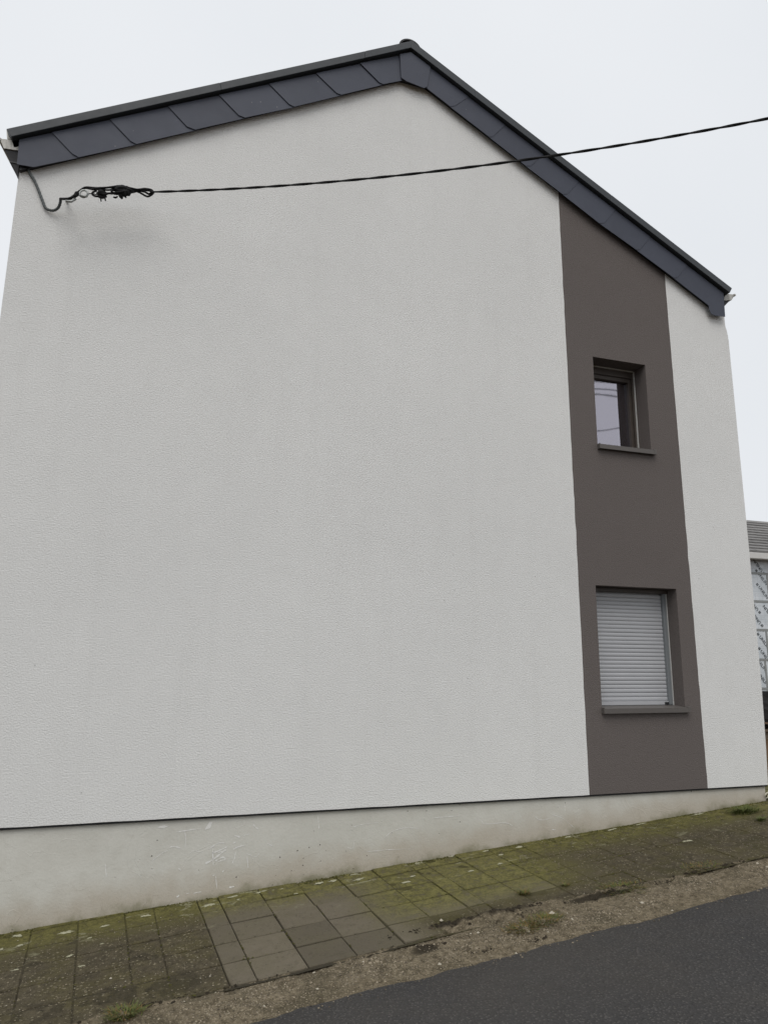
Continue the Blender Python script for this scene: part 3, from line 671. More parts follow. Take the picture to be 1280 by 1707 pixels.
def sill(H, D, ext, zt):
    x0, x1, z0, z1 = H
    mb = MB(); prof = [(D-0.036, z0+0.012), (-0.045, zt), (-0.045, zt-0.046), (-0.038, zt-0.046), (-0.038, zt-0.008), (D-0.036, z0+0.001)]
    n = len(prof); vs_ = [(x0+0.003, a, b) for a, b in prof]+[(x1-0.003, a, b) for a, b in prof]
    mb.add(vs_, [tuple(range(n)), tuple(range(2*n-1, n-1, -1))]+[(i, (i+1) % n, (i+1) % n+n, i+n) for i in range(n)])
    o = mb.build('sill', M['sill'], house)
    for xa, xb in ((x0-ext[0], x0+0.0025), (x1-0.0025, x1+ext[1])):
        mb = MB(); mb.box((xa, -0.046, zt-0.048), (xb, -0.001, zt+0.008)); mb.build('end_cap', M['sill'], o, bevel=0.002)
    return o
sill(U, UD, (0.005, 0.032), 4.030); sill(L, LD, (0.006, 0.030), 1.405)
# dark room behind the pane
mb = MB(); mb.add([(3.3,0.32,3.2),(5.6,0.32,3.2),(5.6,3.5,3.2),(3.3,3.5,3.2),(3.3,0.32,5.6),(5.6,0.32,5.6),(5.6,3.5,5.6),(3.3,3.5,5.6)], [(0,1,2,3),(4,7,6,5),(1,5,6,2),(2,6,7,3),(3,7,4,0)])
mb.build('room_lining', M['room'], house)
# ---- lower window with closed roller shutter
x0, x1, z0, z1 = L
mb = MB(); mb.box((x0+0.002, LD-0.012, z0+0.004), (x1-0.002, LD+0.02, z1-0.002))
mb.box((x0+0.028, LD-0.045, z0+0.016), (x1-0.052, LD-0.0125, z0+0.052))
mt = MB(); mt.box((x0+0.004, LD-0.085, z1-0.040), (x1-0.004, LD-0.030, z1-0.003))
sh = mb.build('roller_shutter', M['shutter'], house, bevel=0.002); sh['label'] = 'closed light grey roller shutter of the lower window'
mt.build('shutter_box', M['frame'], sh, bevel=0.003)  # dark frame colour puts the shade under the window head into the box
def slat_mesh():
    mb = MB(); Ls = (x1-0.052)-(x0+0.028); P = []; hgt = 0.0375; n = 8
    for i in range(n+1):
        t = i/n; P.append((-0.0050*math.sin(math.pi*t)**0.6, hgt*t))
    P = [(0.0, 0)] + P[1:-1] + [(0.0, hgt), (0.004, hgt), (0.004, 0)]; n = len(P)
    vs_ = [(0, a, b) for a, b in P]+[(Ls, a, b) for a, b in P]
    mb.add(vs_, [tuple(range(n)), tuple(range(2*n-1, n-1, -1))]+[(i, (i+1) % n, (i+1) % n+n, i+n) for i in range(n)])
    me = mb.mesh('slat'); me.materials.append(M['shutter']); return me
sm_ = slat_mesh(); z = z0+0.054
while z+0.0375 < z1-0.02:
    o = link('slat', sm_, None, sh); o.location = (x0+0.028, LD-0.024+random.uniform(-0.0012, 0.0012), z); o.rotation_euler.y = random.uniform(-0.0006, 0.0006); z += 0.0395
for xa, xb in ((x0+0.003, x0+0.0275), (x1-0.0515, x1-0.012)):
    mb = MB(); mb.box((xa, LD-0.060, z0+0.016), (xb, LD-0.0128, z1-0.042)); mb.build('guide_rail', M['rail'], sh, bevel=0.003)
mb = MB(); mb.box((x1-0.0115, LD-0.066, z0+0.012), (x1-0.003, LD-0.05, z1-0.042)); mb.build('edge_bead', M['bead'], sh)
mb = MB(); mb.box((x1-0.10, LD-0.066, z0+0.02), (x1-0.066, LD-0.045, z0+0.042)); mb.build('end_stop', M['black'], sh, bevel=0.003)

# ------------------------------------------------------------------ conduit, anchor, overhead cable
def wq(x, y, Y): return wp(x, y, Y)
def wall_px(x, y, d): return wp(x, y, -d)
pth = smooth_path([wall_px(46,276,0.012), wall_px(50,288,0.014), wall_px(59,303,0.016), wall_px(66,320,0.016), wall_px(72,336,0.018), wall_px(77,347,0.02), wall_px(88,351,0.03), wall_px(97,347,0.05), wall_px(101,338,0.08), wall_px(101.5,333,0.09)], 8)
mb = MB(); mb.tube(pth, [0.0115*(1+0.10*math.sin(i*2.1)) for i in range(len(pth))], 10)
tag(mb.build('conduit', M['conduit'], smooth=True), 'bent grey conduit hooking down from the left end of the slate verge', 'conduit')

anchor = empty('cable_anchor', (0, 0, 0)); tag(anchor, 'tangle of black connectors and loops anchoring the overhead cable to the wall', 'cable anchor')
YA = -0.24
Z8 = lambda u, v, Y=YA: wp(80+u/6.4, 290+v/6.4, Y)
mb = MB(); mb.tube([wall_px(112, 336, -0.01), wall_px(114, 334.5, 0.10), wall_px(120, 333, 0.22)], 0.009, 8); mb.tube([Z8(190,290), Z8(250,295), Z8(300,265)], 0.011, 8); mb.build('eye_bolt', M['galv'], anchor, smooth=True)
ringp = [Z8(385+44*math.cos(a), 212+38*math.sin(a), YA-0.01) for a in [2*math.pi*i/20 for i in range(21)]]
mb = MB(); mb.tube(ringp, 0.008, 7, caps=False); mb.tube([Z8(345,225,YA-0.02), Z8(400,240,YA-0.02), Z8(425,205,YA-0.02)], 0.007, 6); mb.build('shackle', M['galv'], anchor, smooth=True)
mb = MB(); mb.tube(smooth_path([pth[-1], Z8(138,265,-0.12), Z8(180,266,-0.2), Z8(235,260), Z8(290,235), Z8(320,205)], 6), 0.0105, 8); mb.build('lead_in', M['cable'], anchor, smooth=True)
strands = [
 [(235,260),(300,215),(340,180),(400,150),(470,160),(520,155),(600,150),(680,140),(780,128),(880,150),(960,165),(1040,158),(1100,168),(1132,195)],
 [(290,235),(330,195),(400,145),(520,150),(650,145),(760,140),(870,165),(960,178),(1030,190),(1080,215),(1110,195),(1132,197)],
 [(700,150),(780,142),(880,170),(960,190),(1010,215),(1060,240),(1100,228),(1130,200)],
 [(520,178),(485,195),(475,212),(495,232),(540,238),(600,215),(680,205),(760,195),(860,180),(960,180),(1060,175),(1130,194)],
 [(470,165),(560,165),(640,172),(720,165),(800,160),(900,175),(980,185)],
 [(640,205),(700,210),(740,185),(800,175),(880,185),(940,185)],
 [(690,150),(685,185),(700,210),(760,215),(840,195),(900,185)],
 [(730,135),(800,150),(850,165),(900,170),(960,172)],
 [(425,210),(480,212),(520,220)],
 [(720,160),(770,180),(820,205),(860,200),(920,190)]]
for i, s_ in enumerate(strands):
    mb = MB(); mb.tube(smooth_path([Z8(a, b, YA+random.uniform(-0.025, 0.025)) for a, b in s_], 6), 0.0085 if i < 4 else 0.0075 if i != 8 else 0.004, 7); mb.build('wire', M['cable'], anchor, smooth=True)
def blobby(pts, rs, name='connector', Y=YA):
    P = smooth_path([Z8(a, b, Y+random.uniform(-0.012, 0.012)) for a, b in pts], 4); n_ = len(P); r2 = []
    for i in range(n_):
        t = i/(n_-1)*(len(rs)-1); a = int(min(t, len(rs)-2)); r2.append((rs[a]+(rs[a+1]-rs[a])*(t-a))*random.uniform(0.86, 1.14))
    mb = MB(); mb.tube(P, r2, 7); return mb.build(name, M['cable'], anchor)
blobby([(520,215),(560,205),(600,208),(640,212)], [0.006, 0.024, 0.028, 0.022, 0.008])
blobby([(535,240),(580,248),(625,236)], [0.008, 0.016, 0.010])
blobby([(690,172),(760,160),(830,165),(900,178),(965,180)], [0.008, 0.024, 0.034, 0.028, 0.020, 0.010], 'splice_sleeve')
blobby([(740,190),(790,205),(850,200),(885,190)], [0.010, 0.030, 0.030, 0.010])
blobby([(765,215),(785,245),(795,265)], [0.014, 0.016, 0.006]); blobby([(810,215),(822,235),(835,250)], [0.012, 0.013, 0.006]); blobby([(845,210),(862,225),(878,230)], [0.012, 0.011, 0.005])
blobby([(700,246),(720,252),(738,250)], [0.005, 0.009, 0.005]); blobby([(675,165),(685,190),(700,212)], [0.006, 0.012, 0.008]); blobby([(285,245),(310,215),(335,190)], [0.012, 0.020, 0.010], 'clamp')
for a, b, c, d in ((560,240,570,292), (605,240,617,286), (735,250,742,238)):
    mb = MB(); mb.tube([Z8(a, b), Z8((a+c)/2+2, (b+d)/2), Z8(c, d)], 0.006, 6); mb.build('bolt', M['cable'], anchor)

# overhead service cable: twisted pair running out over the road to the pole
A = wp(255, 320, -0.26)
POLE = Vector((13.0, -8.2, 0)); POLE.z = gz(13.0, -8.2)
hd = Vector((POLE.x-A.x, POLE.y-A.y, 0)); HL = hd.length; hd.normalize()
nrm_ = Vector((-hd.y, hd.x, 0)); pts = []
for q in ((255,320),(430,312),(600,298),(735,284),(850,268),(930,260),(1080,238),(1280,195)):
    d = ray(*q); t = (A-CAM).dot(nrm_)/d.dot(nrm_); P = CAM+d*t; pts.append(((P-A).dot(hd), P.z))
# least squares parabola through A
S = [0]*5; Tt = [0]*2
for s_, z_ in pts[1:]:
    S[2] += s_*s_; S[3] += s_**3; S[4] += s_**4; Tt[0] += s_*(z_-A.z); Tt[1] += s_*s_*(z_-A.z)
det = S[2]*S[4]-S[3]**2; cb = (Tt[0]*S[4]-Tt[1]*S[3])/det; cc_ = (S[2]*Tt[1]-S[3]*Tt[0])/det
def cable_pt(s_): return A + hd*s_ + Vector((0, 0, cb*s_+cc_*s_*s_))
ZP = cable_pt(HL).z
print('cable end height', ZP, 'pole ground', POLE.z)
mb = MB(); NS = 620
for ph in (0, math.pi):
    P = []
    for i in range(NS+1):
        s_ = HL*i/NS; a = ph+s_*2*math.pi/0.42+0.8*math.sin(s_*1.3)
        r_ = 0.0036*min(1, s_/0.05+0.1)
        P.append(cable_pt(s_) + nrm_*math.cos(a)*r_ + Vector((0, 0, math.sin(a)*r_)))
    mb.tube(P, 0.0070, 7)
tag(mb.build('overhead_cable', M['cable'], smooth=True), 'black twisted overhead cable crossing in front of the gable', 'cable')
# the street pole that carries it (outside the picture) and the lines along the street that the pane mirrors
pole = empty('utility_pole', tuple(POLE)); tag(pole, 'tall wooden utility pole across the road', 'utility pole')
M['polewood'] = plain('pole_wood', (0.13, 0.10, 0.075), 0.85, 0.2, 0, 0.3, 6, 0.5)
mb = MB(); mb.tube([(0, 0, -0.5), (0, 0, 3), (0, 0, max(ZP+0.5, 9.5)-POLE.z)], [0.14, 0.125, 0.09], 14); o = mb.build('post', M['polewood'], pole, smooth=False)
mb = MB(); mb.tube([(-0.15, 0.10, ZP-POLE.z), (0, 0.05, ZP-POLE.z+0.02)], 0.03, 8); mb.build('bracket', M['galv'], pole)
for oz, tilt in ((0.0, 0.050), (0.16, 0.035), (0.36, 0.075)):
    zl = 8.52+oz+tilt*(POLE.x-10.35)-0.012
    mb = MB(); mb.tube([(0, 0.09, zl-POLE.z), (0, 0.14, zl-POLE.z), (0, 0.17, zl-POLE.z), (0, 0.21, zl-POLE.z)], [0.03, 0.05, 0.03, 0.045], 10); mb.build('insulator', M['zinc'], pole, smooth=True)
    mb = MB(); P = [(POLE.x+s_, POLE.y+0.22, zl+tilt*s_+0.0006*s_*(s_+38 if s_ < 0 else s_-38)*(1 if s_ < 0 else 1)) for s_ in [-38+2*i for i in range(39)]]
    mb.tube(P, 0.014, 6)
    tag(mb.build('street_line', M['cable'], smooth=True), 'black overhead line strung along the street across the road', 'cable', 'overhead lines along the street')

# ------------------------------------------------------------------ house under construction next door
YN = 6.0
nb = empty('neighbour_house', (0, 0, 0)); tag(nb, 'house under construction beyond the gable, clad in printed foil boards', 'house')
k = NT('foil_board'); p = k.pos(); x, y, z = k.xyz(p)
def grid(a):
    f = k.math('FRACT', k.math('DIVIDE', a, 0.10)); return k.ss(k.math('ABSOLUTE', k.math('SUBTRACT', f, 0.5)), 0.035, 0.02)
gd_ = k.math('MAXIMUM', grid(x), grid(z))
c = k.mix(k.ss(k.noise(3, 4, 0.6, p), 0.35, 0.65), (0.56, 0.60, 0.63), (0.68, 0.71, 0.74)); c = k.mix(k.math('MULTIPLY', gd_, 0.45), c, (0.30, 0.34, 0.38))
M['foil'] = k.pbr(c, 0.5, 0.5, 0.15, k.bump(k.noise(10, 4, 0.6, p), 0.3, 0.01))
M['tape'] = plain('joint_tape', (0.27, 0.28, 0.275), 0.55, 0.4, 0.2, 0.2, 10, 0.3)
M['ink'] = plain('print_ink', (0.035, 0.04, 0.045), 0.6, 0.3, 0, 0.2, 30, 0.0)
M['fascia'] = plain('pale_gutter', (0.58, 0.57, 0.55), 0.5, 0.4, 0, 0.1, 6, 0.05)
M['tileA'] = plain('grey_plain_tile', (0.19, 0.185, 0.18), 0.8, 0.3, 0, 0.45, 7, 0.4, 0.15)
M['brickn'] = plain('block_wall', (0.30, 0.28, 0.25), 0.9, 0.2, 0, 0.15, 5, 0.3)
rows_z = [wp(1265, y, YN).z for y in (931, 956, 1002.5, 1050, 1099.5, 1148)]; zbot = wp(1272, 1158, YN).z
NX0, NX1 = 9.6, 20.0
mb = MB(); mb.box((NX0, YN+0.12, -0.2), (NX1, YN+0.4, rows_z[0]+0.05)); mb.box((NX0, YN+0.41, -0.2), (NX0+0.3, YN+8, rows_z[0]+0.05)); mb.box((NX1-0.3, YN+0.41, -0.2), (NX1, YN+8, rows_z[0]+0.05)); mb.build('wall', M['brickn'], nb)
jx = [wp(1252, 942, YN).x, wp(1279.5, 980, YN).x, wp(1252, 1025, YN).x+0.62, wp(1278.5, 1075, YN).x, wp(1276.5, 1125, YN).x, wp(1279, 1153, YN).x]
zr = rows_z+[zbot]
boards = []
for r_ in range(6):
    za, zb_ = zr[r_+1], zr[r_]
    xx = jx[r_]-1.2*3
    while xx < NX1-0.1:
        a, b = max(xx, NX0), min(xx+1.2, NX1)
        if b-a > 0.05:
            mb = MB(); mb.box((a+0.003, YN+random.uniform(0, 0.003), za+0.003), (b-0.003, YN+0.118, zb_-0.003)); bo = mb.build('insulation_board', M['foil'], nb); boards.append((r_, a, b, za, zb_, bo))
            if r_ > 0 and b < NX1-0.1:
                mb = MB(); mb.box((b-0.024, YN-0.005, za+0.027), (b+0.024, YN-0.0015, zb_-0.027)); mb.build('joint_tape', M['tape'], nb)
        xx += 1.2
for z_ in zr[1:-1]:
    mb = MB(); mb.box((NX0, YN-0.006, z_-0.024), (NX1, YN-0.0015, z_+0.024)); mb.build('joint_tape', M['tape'], nb)
mb = MB(); mb.box((NX0, YN-0.006, zbot-0.01), (NX1, YN-0.0015, zbot+0.05)); mb.build('base_profile', M['tape'], nb)
mb = MB(); mb.box((NX0, YN+0.02, -0.2), (NX1, YN+0.119, zbot-0.012)); mb.build('membrane_plinth', M['black'], nb)
# print on the foil: the maker's word repeated on the slant
def text_mesh(body, size):
    cu = bpy.data.curves.new('print', 'FONT'); cu.body = body; cu.size = size; cu.align_x = 'CENTER'; cu.align_y = 'CENTER'; cu.offset = size*0.012; cu.resolution_u = 2
    ob = bpy.data.objects.new('print_tmp', cu); col.objects.link(ob); bpy.context.view_layer.update()
    me = bpy.data.meshes.new_from_object(ob.evaluated_get(bpy.context.evaluated_depsgraph_get())); bpy.data.objects.remove(ob); bpy.data.curves.remove(cu)
    me.name = 'print'; me.materials.append(M['ink']); return me
tm = text_mesh('# UNILIN', 0.100)
def put_text(x, z, ang, par):
    o = link('print', tm, None, par); o.matrix_world = Matrix.Translation((x, YN-0.0025, z)) @ Matrix.Rotation(ang, 4, 'Y') @ Matrix.Rotation(R(90), 4, 'X')
def board_at(x, z):
    for b in boards:
        if b[1] <= x <= b[2] and b[3] <= z <= b[4]: return b[5]
    return boards[0][5]
for (px_, py_, flip) in ((1264,945,1), (1268,962,0), (1269.5,985,0), (1257,1010,1), (1261,1032,1), (1281,1022,1), (1271,1068,0), (1273,1092,0), (1266,1105,0), (1269,1130,0)):
    q = wp(px_, py_, YN); put_text(q.x, q.z, R(50)+(math.pi if flip else 0), board_at(q.x, q.z))
for r_ in range(1, 5):
    for i in range(18):
        for j in (0, 1):
            x_ = 12.75+i*0.42+j*0.2; z_ = (zr[r_]+zr[r_+1])/2+(0.14 if j else -0.14)
            if x_ < NX1-0.3: put_text(x_, z_, R(50)+(math.pi if r_ in (2,) else 0), board_at(x_, z_))
# gutter, roof courses
ze = wp(1265, 921.5, YN-0.25).z
mb = MB(); mb.box((NX0-0.1, YN-0.27, ze-0.13), (NX1+0.1, YN-0.12, ze)); mb.build('gutter', M['fascia'], nb, bevel=0.01)
mb = MB(); mb.box((NX0-0.1, YN-0.119, rows_z[0]-0.02), (NX1+0.1, YN+0.3, rows_z[0]+0.03)); mb.build('soffit', M['black'], nb)
NC = 12; run, rise = 1.52, 1.05
for i in range(NC):
    y0, z0_ = YN-0.20+run*i/NC, ze+0.01+rise*i/NC; dy, dz = run/NC, rise/NC
    for s_ in range(6):                      # each course in lengths, slightly uneven
        xa = NX0-0.1+s_*1.8+(0.9 if i % 2 else 0)-0.9; xb = xa+1.796; xa = max(xa, NX0-0.1); o_ = random.uniform(-0.004, 0.004)
        mb = MB(); mb.add([(xa,y0,z0_+o_),(xb,y0,z0_+o_),(xb,y0-0.015,z0_+0.045+o_),(xa,y0-0.015,z0_+0.045+o_),(xa,y0+dy*1.4,z0_+dz*1.4-0.02),(xb,y0+dy*1.4,z0_+dz*1.4-0.02),(xb,y0+dy*1.4,z0_+dz*1.4+0.012),(xa,y0+dy*1.4,z0_+dz*1.4+0.012)], [(0,1,2,3),(3,2,6,7),(4,7,6,5),(0,4,5,1),(1,5,6,2),(0,3,7,4)])
        mb.build('roof_course', M['tileA'], nb)
mb = MB(); vs_ = [(NX0-0.1, YN-0.10, ze), (NX1+0.1, YN-0.10, ze), (NX1+0.1, YN+run-0.2, ze+rise), (NX0-0.1, YN+run-0.2, ze+rise), (NX1+0.1, YN+3.2, ze), (NX0-0.1, YN+3.2, ze)]
mb.add(vs_, [(0,1,2,3),(3,2,4,5),(0,3,5),(1,4,2),(0,5,4,1)]); mb.build('roof', M['roof'], nb)

# black wrapped pallet on the bare soil between the two houses
gq = gp(1275, 1224); hz = CAM + ray(1275, 1157)*((gq.y-CAM.y)/ray(1275, 1157).y)
hgt = hz.z-gz(gq.x, gq.y)
pal = empty('wrapped_pallet', (gq.x, gq.y+0.6, gz(gq.x, gq.y+0.6)-0.1)); tag(pal, 'pallet wrapped in black plastic film on the soil between the houses', 'pallet')
bm = bmesh.new(); bmesh.ops.create_cube(bm, size=1); bmesh.ops.scale(bm, vec=(1.5, 1.15, hgt-0.12), verts=bm.verts); bmesh.ops.bevel(bm, geom=bm.edges[:], offset=0.05, segments=2, affect='EDGES'); bmesh.ops.subdivide_edges(bm, edges=bm.edges[:], cuts=3, use_grid_fill=True)
for v_ in bm.verts: v_.co += Vector((noise.noise(v_.co*4), noise.noise(v_.co*4+Vector((9, 0, 0))), 0.6*noise.noise(v_.co*4+Vector((0, 9, 0)))))*0.025; v_.co.z -= 0.05*v_.co.x
me = bpy.data.meshes.new('film'); bm.to_mesh(me); bm.free(); o = link('film', me, M['black'], pal); o.location = (0.35, 0.05, 0.14+(hgt-0.12)/2+0.1)
mb = MB()
for yy in (-0.45, 0, 0.45): mb.box((-0.38, yy-0.05, 0.0), (1.08, yy+0.05, 0.12))
mb.build('skid', M['polewood'], pal)
mb = MB()
for i in range(7): mb.box((-0.38+i*0.21, -0.55, 0.121), (-0.21+i*0.21, 0.55, 0.14))
mb.build('deck', M['polewood'], pal)

# ------------------------------------------------------------------ small stuff on the ground
def blob(mb, c, r, flat=0.6, seg=None):
    a0 = random.uniform(0, 6.28); n = random.choice((4, 5, 6)); vs_ = []
    for i in range(n): a = a0+6.283*i/n; k_ = random.uniform(0.7, 1.25)*r; vs_.append((c[0]+k_*math.cos(a), c[1]+k_*math.sin(a), c[2]-0.1*r))
    vs_.append((c[0]+random.uniform(-.3, .3)*r, c[1]+random.uniform(-.3, .3)*r, c[2]+r*flat)); vs_.append((c[0], c[1], c[2]-r*0.5))
    mb.add(vs_, [(i, (i+1) % n, n) for i in range(n)]+[((i+1) % n, i, n+1) for i in range(n)])
mb = MB(); mb2 = MB()
for _ in range(11000):
    x = random.uniform(-0.8, 5.3); ye = road_edge(x); y0 = (x*math.sin(TA)-1.49)/math.cos(TA)
    y = random.triangular(ye-0.01, y0+0.01, (ye+y0)/2)
    if random.random() < 0.05: y = ye-abs(random.gauss(0, 0.05))
    if noise.noise((x*3.3, y*3.3, 7)) < random.uniform(-0.6, 0.25): continue
    r_ = random.choice((0.0025, 0.003, 0.004, 0.005, 0.0065)) * random.uniform(0.7, 1.3)
    if random.random() < 0.010: r_ *= 1.7
    blob(mb2 if random.random() < 0.012 and y > ye else mb, (x, y, verge_z(x, y)+r_*0.15 if y > ye else gz(x, y)+0.006+r_*0.2), r_)
for _ in range(4200):                        # grit trodden onto the dirty slabs
    u = random.choice((random.uniform(-1.4, 0.47), random.uniform(2.95, 5.6))); v = random.uniform(0.25, 1.49); x, y = uv2xy(u, v)
    if noise.noise((x*4, y*4, 17)) < random.uniform(-0.5, 0.35) or y > -0.05: continue
    r_ = random.uniform(0.002, 0.0055); blob(mb, (x, y, gz(x, y)+0.002+0.002*random.random()), r_, 0.5)
tag(mb.build('gravel', M['pebble']), 'loose brown grit and gravel along the edge of the asphalt', 'gravel', kind='stuff')
for q, r_ in (((185+0, 1632+0), 0.010), ((920,1525), 0.022), ((733,1604), 0.013), ((1262,1440), 0.014), ((1278,1445), 0.012), ((1070,1508), 0.014), ((860,1585), 0.010), ((524,1614), 0.012), ((735,1537), 0.016), ((880,1553), 0.012), ((797,1555), 0.012), ((1120,1515), 0.01), ((350,1627), 0.012)):
    g = gp(*q); blob(mb2, (g.x, g.y, verge_z(g.x, g.y)+r_*0.2), r_)
for _ in range(150):                         # bits washed onto the dirty paving and a few on the asphalt
    if random.random() < 0.93: u = random.choice((random.uniform(-1.2, 0.45), random.uniform(2.95, 5.4))); v = random.uniform(0.1, 1.45)
    else: u = random.uniform(0.2, 5); v = random.uniform(1.95, 3.4)
    x, y = uv2xy(u, v); r_ = random.uniform(0.002, 0.005); blob(mb2, (x, y, gz(x, y)+0.006+(0.012 if v > 1.9 else 0)), r_, 0.5)
tag(mb2.build('pale_gravel', M['palepebble']), 'scattered pale pebbles and chips in the grit beside the pavement', 'gravel', kind='stuff')
# dark clods of soil
mb = MB()
for (q, n_, sx, sy) in (((790,1533), 120, 0.20, 0.035), ((860,1523), 90, 0.14, 0.05), ((720,1545), 60, 0.16, 0.03), ((640,1583), 40, 0.10, 0.015), ((1010,1492), 130, 0.22, 0.03), ((1110,1467), 130, 0.22, 0.018), ((1220,1440), 110, 0.24, 0.012), ((720,1575), 40, 0.07, 0.03), ((890,1565), 30, 0.06, 0.02), ((560,1604), 30, 0.12, 0.01), ((300,1664), 60, 0.25, 0.018), ((810,1583), 30, 0.06, 0.02)):
    g = gp(*q)
    for _ in range(n_*2):
        x = g.x+random.gauss(0, sx); y = g.y+random.gauss(0, sy)+(x-g.x)*0.062; r_ = random.uniform(0.003, 0.007) if random.random() < 0.85 else random.uniform(0.008, 0.020)
        if noise.noise((x*11, y*11, 21)) < 0.0: continue
        u, v = xy2uv(x, y); zb_ = max(verge_z(x, y) if v > 1.4 else -9, gz(x, y)+soil_heap(x, y)*0.6 if v < 1.5 else -9)
        blob(mb, (x, y, zb_), r_, 0.4)
tag(mb.build('soil_clods', M['clod']), 'dark crumbs of soil heaped on the outer edge of the paving', 'soil', kind='stuff')
# moss along the foot of the plinth and in the joints
mb = MB()
for _ in range(5200):
    t = random.random()
    if t < 0.45:
        x = random.uniform(-1.3, 6.0); y = 0.022-abs(random.gauss(0, 0.035)); 
        if noise.noise((x*2.5, 0, 3)) < random.uniform(-0.5, 0.4): continue
    else:
        if random.random() < 0.6:
            u = random.choice(cols_u[6:31])+random.gauss(0, 0.004); v = random.uniform(0, 1.5)
        else:
            u = random.uniform(-1.1, 5.8); v = random.choice(row_v[1:])+random.gauss(0, 0.004)
        x, y = uv2xy(u, v)
        if y > 0.02 or noise.noise((x*3.5, y*3.5, 13)) < random.uniform(-0.05, 0.45): continue
    r_ = random.uniform(0.003, 0.009); blob(mb, (x, y, gz(x, y)+0.001), r_, 0.45)
tag(mb.build('moss', M['moss']), 'olive green moss creeping along the plinth and paving joints', 'moss', kind='stuff')
# lime splashes where the plinth meets the paving
mb = MB()
Z2 = lambda u, v: (320+u/4, 1440+v/4)
spl = [(Z2(470,187), 0.055, 0.016), (Z2(440,195), 0.03, 0.012), (Z2(540,180), 0.03, 0.010), (Z2(270,222), 0.05, 0.012), (Z2(310,240), 0.016, 0.010), (Z2(850,130), 0.05, 0.018), (Z2(940,115), 0.04, 0.022), (Z2(690,198), 0.02, 0.016), (Z2(600,170), 0.03, 0.008), (Z2(1080,72), 0.04, 0.008), (Z2(1110,105), 0.05, 0.02), (Z2(120,275), 0.06, 0.02),
       ((110,1555), 0.07, 0.022), ((30,1560), 0.04, 0.02), ((35,1576), 0.025, 0.014), ((243,1527), 0.05, 0.016), ((25,1618), 0.04, 0.012), ((116,1594), 0.035, 0.012), ((137,1611), 0.03, 0.010), ((170,1574), 0.02, 0.008), ((150,1564), 0.02, 0.008), ((175,1544), 0.05, 0.012), ((2,1583), 0.02, 0.014),
       ((805,1418), 0.06, 0.014), ((835,1425), 0.03, 0.01), ((865,1412), 0.05, 0.018), ((692,1437), 0.03, 0.012), ((752,1428), 0.03, 0.012), ((833,1440), 0.03, 0.012), ((785,1452), 0.03, 0.010), ((676,1471), 0.05, 0.014), ((688,1461), 0.03, 0.012), ((1020,1383), 0.07, 0.010), ((1155,1354), 0.10, 0.010), ((1060,1372), 0.09, 0.006), ((1145,1402), 0.06, 0.014), ((940,1392), 0.05, 0.01)]
for q, a, b in spl:
    g = gp(*q); n_ = 26; s0 = random.uniform(0, 50); ring_ = []
    if g.y > 0.0: g.y = -0.02
    for i in range(n_):
        an = 6.283*i/n_; k_ = 0.8+0.9*noise.noise((math.cos(an)*2.2+s0, math.sin(an)*2.2, 0))+0.3*noise.noise((an*3, s0, 0))
        x = g.x+a*0.85*k_*math.cos(an); y = min(g.y+b*1.2*k_*math.sin(an)+0.06*a*k_*math.cos(an), 0.02); ring_.append((x, y))
    zt = 0.0042
    vs_ = [(x, y, gz(x, y)+0.001) for x, y in ring_]+[(g.x+(x-g.x)*0.7, g.y+(y-g.y)*0.7, gz(x, y)+zt+random.uniform(-0.001, 0.001)) for x, y in ring_]
    mb.add(vs_, [tuple(range(n_, 2*n_))]+[(i, (i+1) % n_, (i+1) % n_+n_, i+n_) for i in range(n_)])
tag(mb.build('lime_splashes', M['splash']), 'pale lime splashes on the mossy paving at the foot of the plinth', 'splashes', kind='stuff')
# weeds
def tuft(name, q, n_, rad, hgt_, mats, label, cat='weed', lie=0.5, wid=0.004):
    g = gp(*q); u, v = xy2uv(g.x, g.y); zb_ = verge_z(g.x, g.y) if v > 1.5 else gz(g.x, g.y)+0.004
    root = empty(name, (g.x, g.y, zb_)); tag(root, label, cat)
    for mi, m_ in enumerate(mats):
        mb = MB()
        for _ in range(n_//len(mats)):
            rr = rad*math.sqrt(random.random())*random.uniform(0.5, 1); an = random.uniform(0, 6.283); bx_, by_ = rr*math.cos(an), rr*math.sin(an)*0.6
            bz = GB*bx_+GC*by_-0.004
            dr = an+random.gauss(0, 0.7); h_ = hgt_*random.uniform(0.4, 1.1); le = lie*random.uniform(0.4, 1.5)*h_; w_ = wid*random.uniform(0.6, 1.3)
            P = []
            for t in (0, 0.45, 0.8, 1.0): P.append(Vector((bx_+math.cos(dr)*le*t*t*1.2, by_+math.sin(dr)*le*t*t*1.2, bz+h_*(t-0.35*t*t*min(1.4, lie)))))
            sd_ = Vector((-math.sin(dr), math.cos(dr), 0))
            vs_ = []
            for p_, k_ in zip(P[:3], (0.8, 1, 0.6)): vs_ += [p_-sd_*w_*k_*0.5, p_+sd_*w_*k_*0.5]
            vs_.append(P[3]); mb.add(vs_, [(0,1,3,2),(2,3,5,4),(4,5,6)])
        tag(mb.build('blades', m_, root), kind='stuff')
tuft('weed_tuft', (208,1697), 330, 0.11, 0.055, [M['grass'], M['grass'], M['straw']], 'low green weed tuft on the grit at the outer edge of the dirty slabs', lie=1.0)
tuft('weed_tuft', (872,1491), 130, 0.06, 0.045, [M['grass'], M['straw']], 'small green tuft growing at the outer corner of the mossy slabs', lie=1.0)
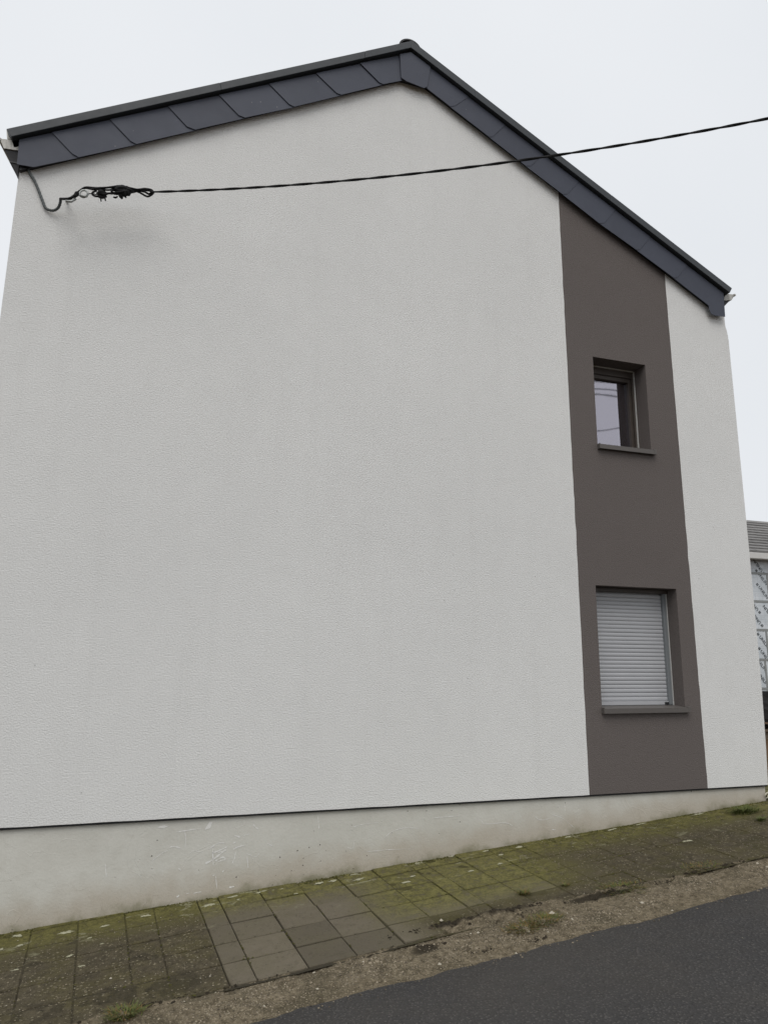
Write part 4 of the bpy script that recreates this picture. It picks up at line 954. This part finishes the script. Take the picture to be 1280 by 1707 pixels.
tuft('weed_tuft', (905,1535), 420, 0.17, 0.04, [M['grass'], M['straw']], 'green grass tuft on the dark soil beside a rusty dried patch', lie=1.1)
tuft('dried_grass', (872,1548), 400, 0.15, 0.038, [M['straw'], M['straw'], M['grass']], 'rusty orange dried grass patch on the grit verge', 'grass', lie=1.2)
tuft('weed_tuft', (1240,1354), 260, 0.17, 0.07, [M['grass']], 'broad green tuft on the mossy paving beside the house corner', lie=1.0, wid=0.007)
tuft('weed_tuft', (1268,1368), 70, 0.05, 0.05, [M['grass']], 'little green sprig on the paving below the broad corner tuft', lie=0.9, wid=0.006)
tuft('weed_tuft', (1035,1483), 460, 0.24, 0.03, [M['straw'], M['grass'], M['grass']], 'flat grass strip creeping over the paving edge by the grit verge', lie=1.3)
tuft('weed_tuft', (942,1477), 70, 0.04, 0.03, [M['grass'], M['straw']], 'tiny weed in the joint between dirty slabs near the soil heap', lie=1.0)
tuft('weed_tuft', (1165,1447), 240, 0.24, 0.022, [M['straw'], M['grass']], 'thin fringe of dry grass along the paving edge', lie=1.2)
# bleached dry stalks at the house corner
g = gp(1279, 1333); root = empty('dry_stalks', (g.x+0.06, g.y-0.03, gz(g.x+0.06, g.y-0.03))); tag(root, 'bleached dry stalks lying at the foot of the house corner', 'dry plant')
for i in range(16):
    mb = MB(); a = random.uniform(-0.4, 3.6); h_ = random.uniform(0.03, 0.10); r_ = random.uniform(0.06, 0.16)
    mb.tube(smooth_path([(random.uniform(-.03, .03), random.uniform(-.02, .02), 0), (math.cos(a)*r_*0.5, math.sin(a)*r_*0.3-0.02, h_), (math.cos(a)*r_, math.sin(a)*r_*0.4-0.03, h_*random.uniform(0.3, 1.0))], 4), [0.005]*8+[0.003], 5); mb.build('stalk', M['twig'], root)

# put each empty that was built at the origin at the base of its thing; its parts stay where they stand
for root, base in ((house, Vector((2.38, 0.15, gz(2.38)))), (nb, Vector((12.5, YN, gz(12.5, YN)))), (anchor, wp(114, 335, 0.0))):
    root.matrix_world = Matrix.Translation(base)
    for ch in root.children: ch.matrix_parent_inverse = Matrix.Translation(-base)
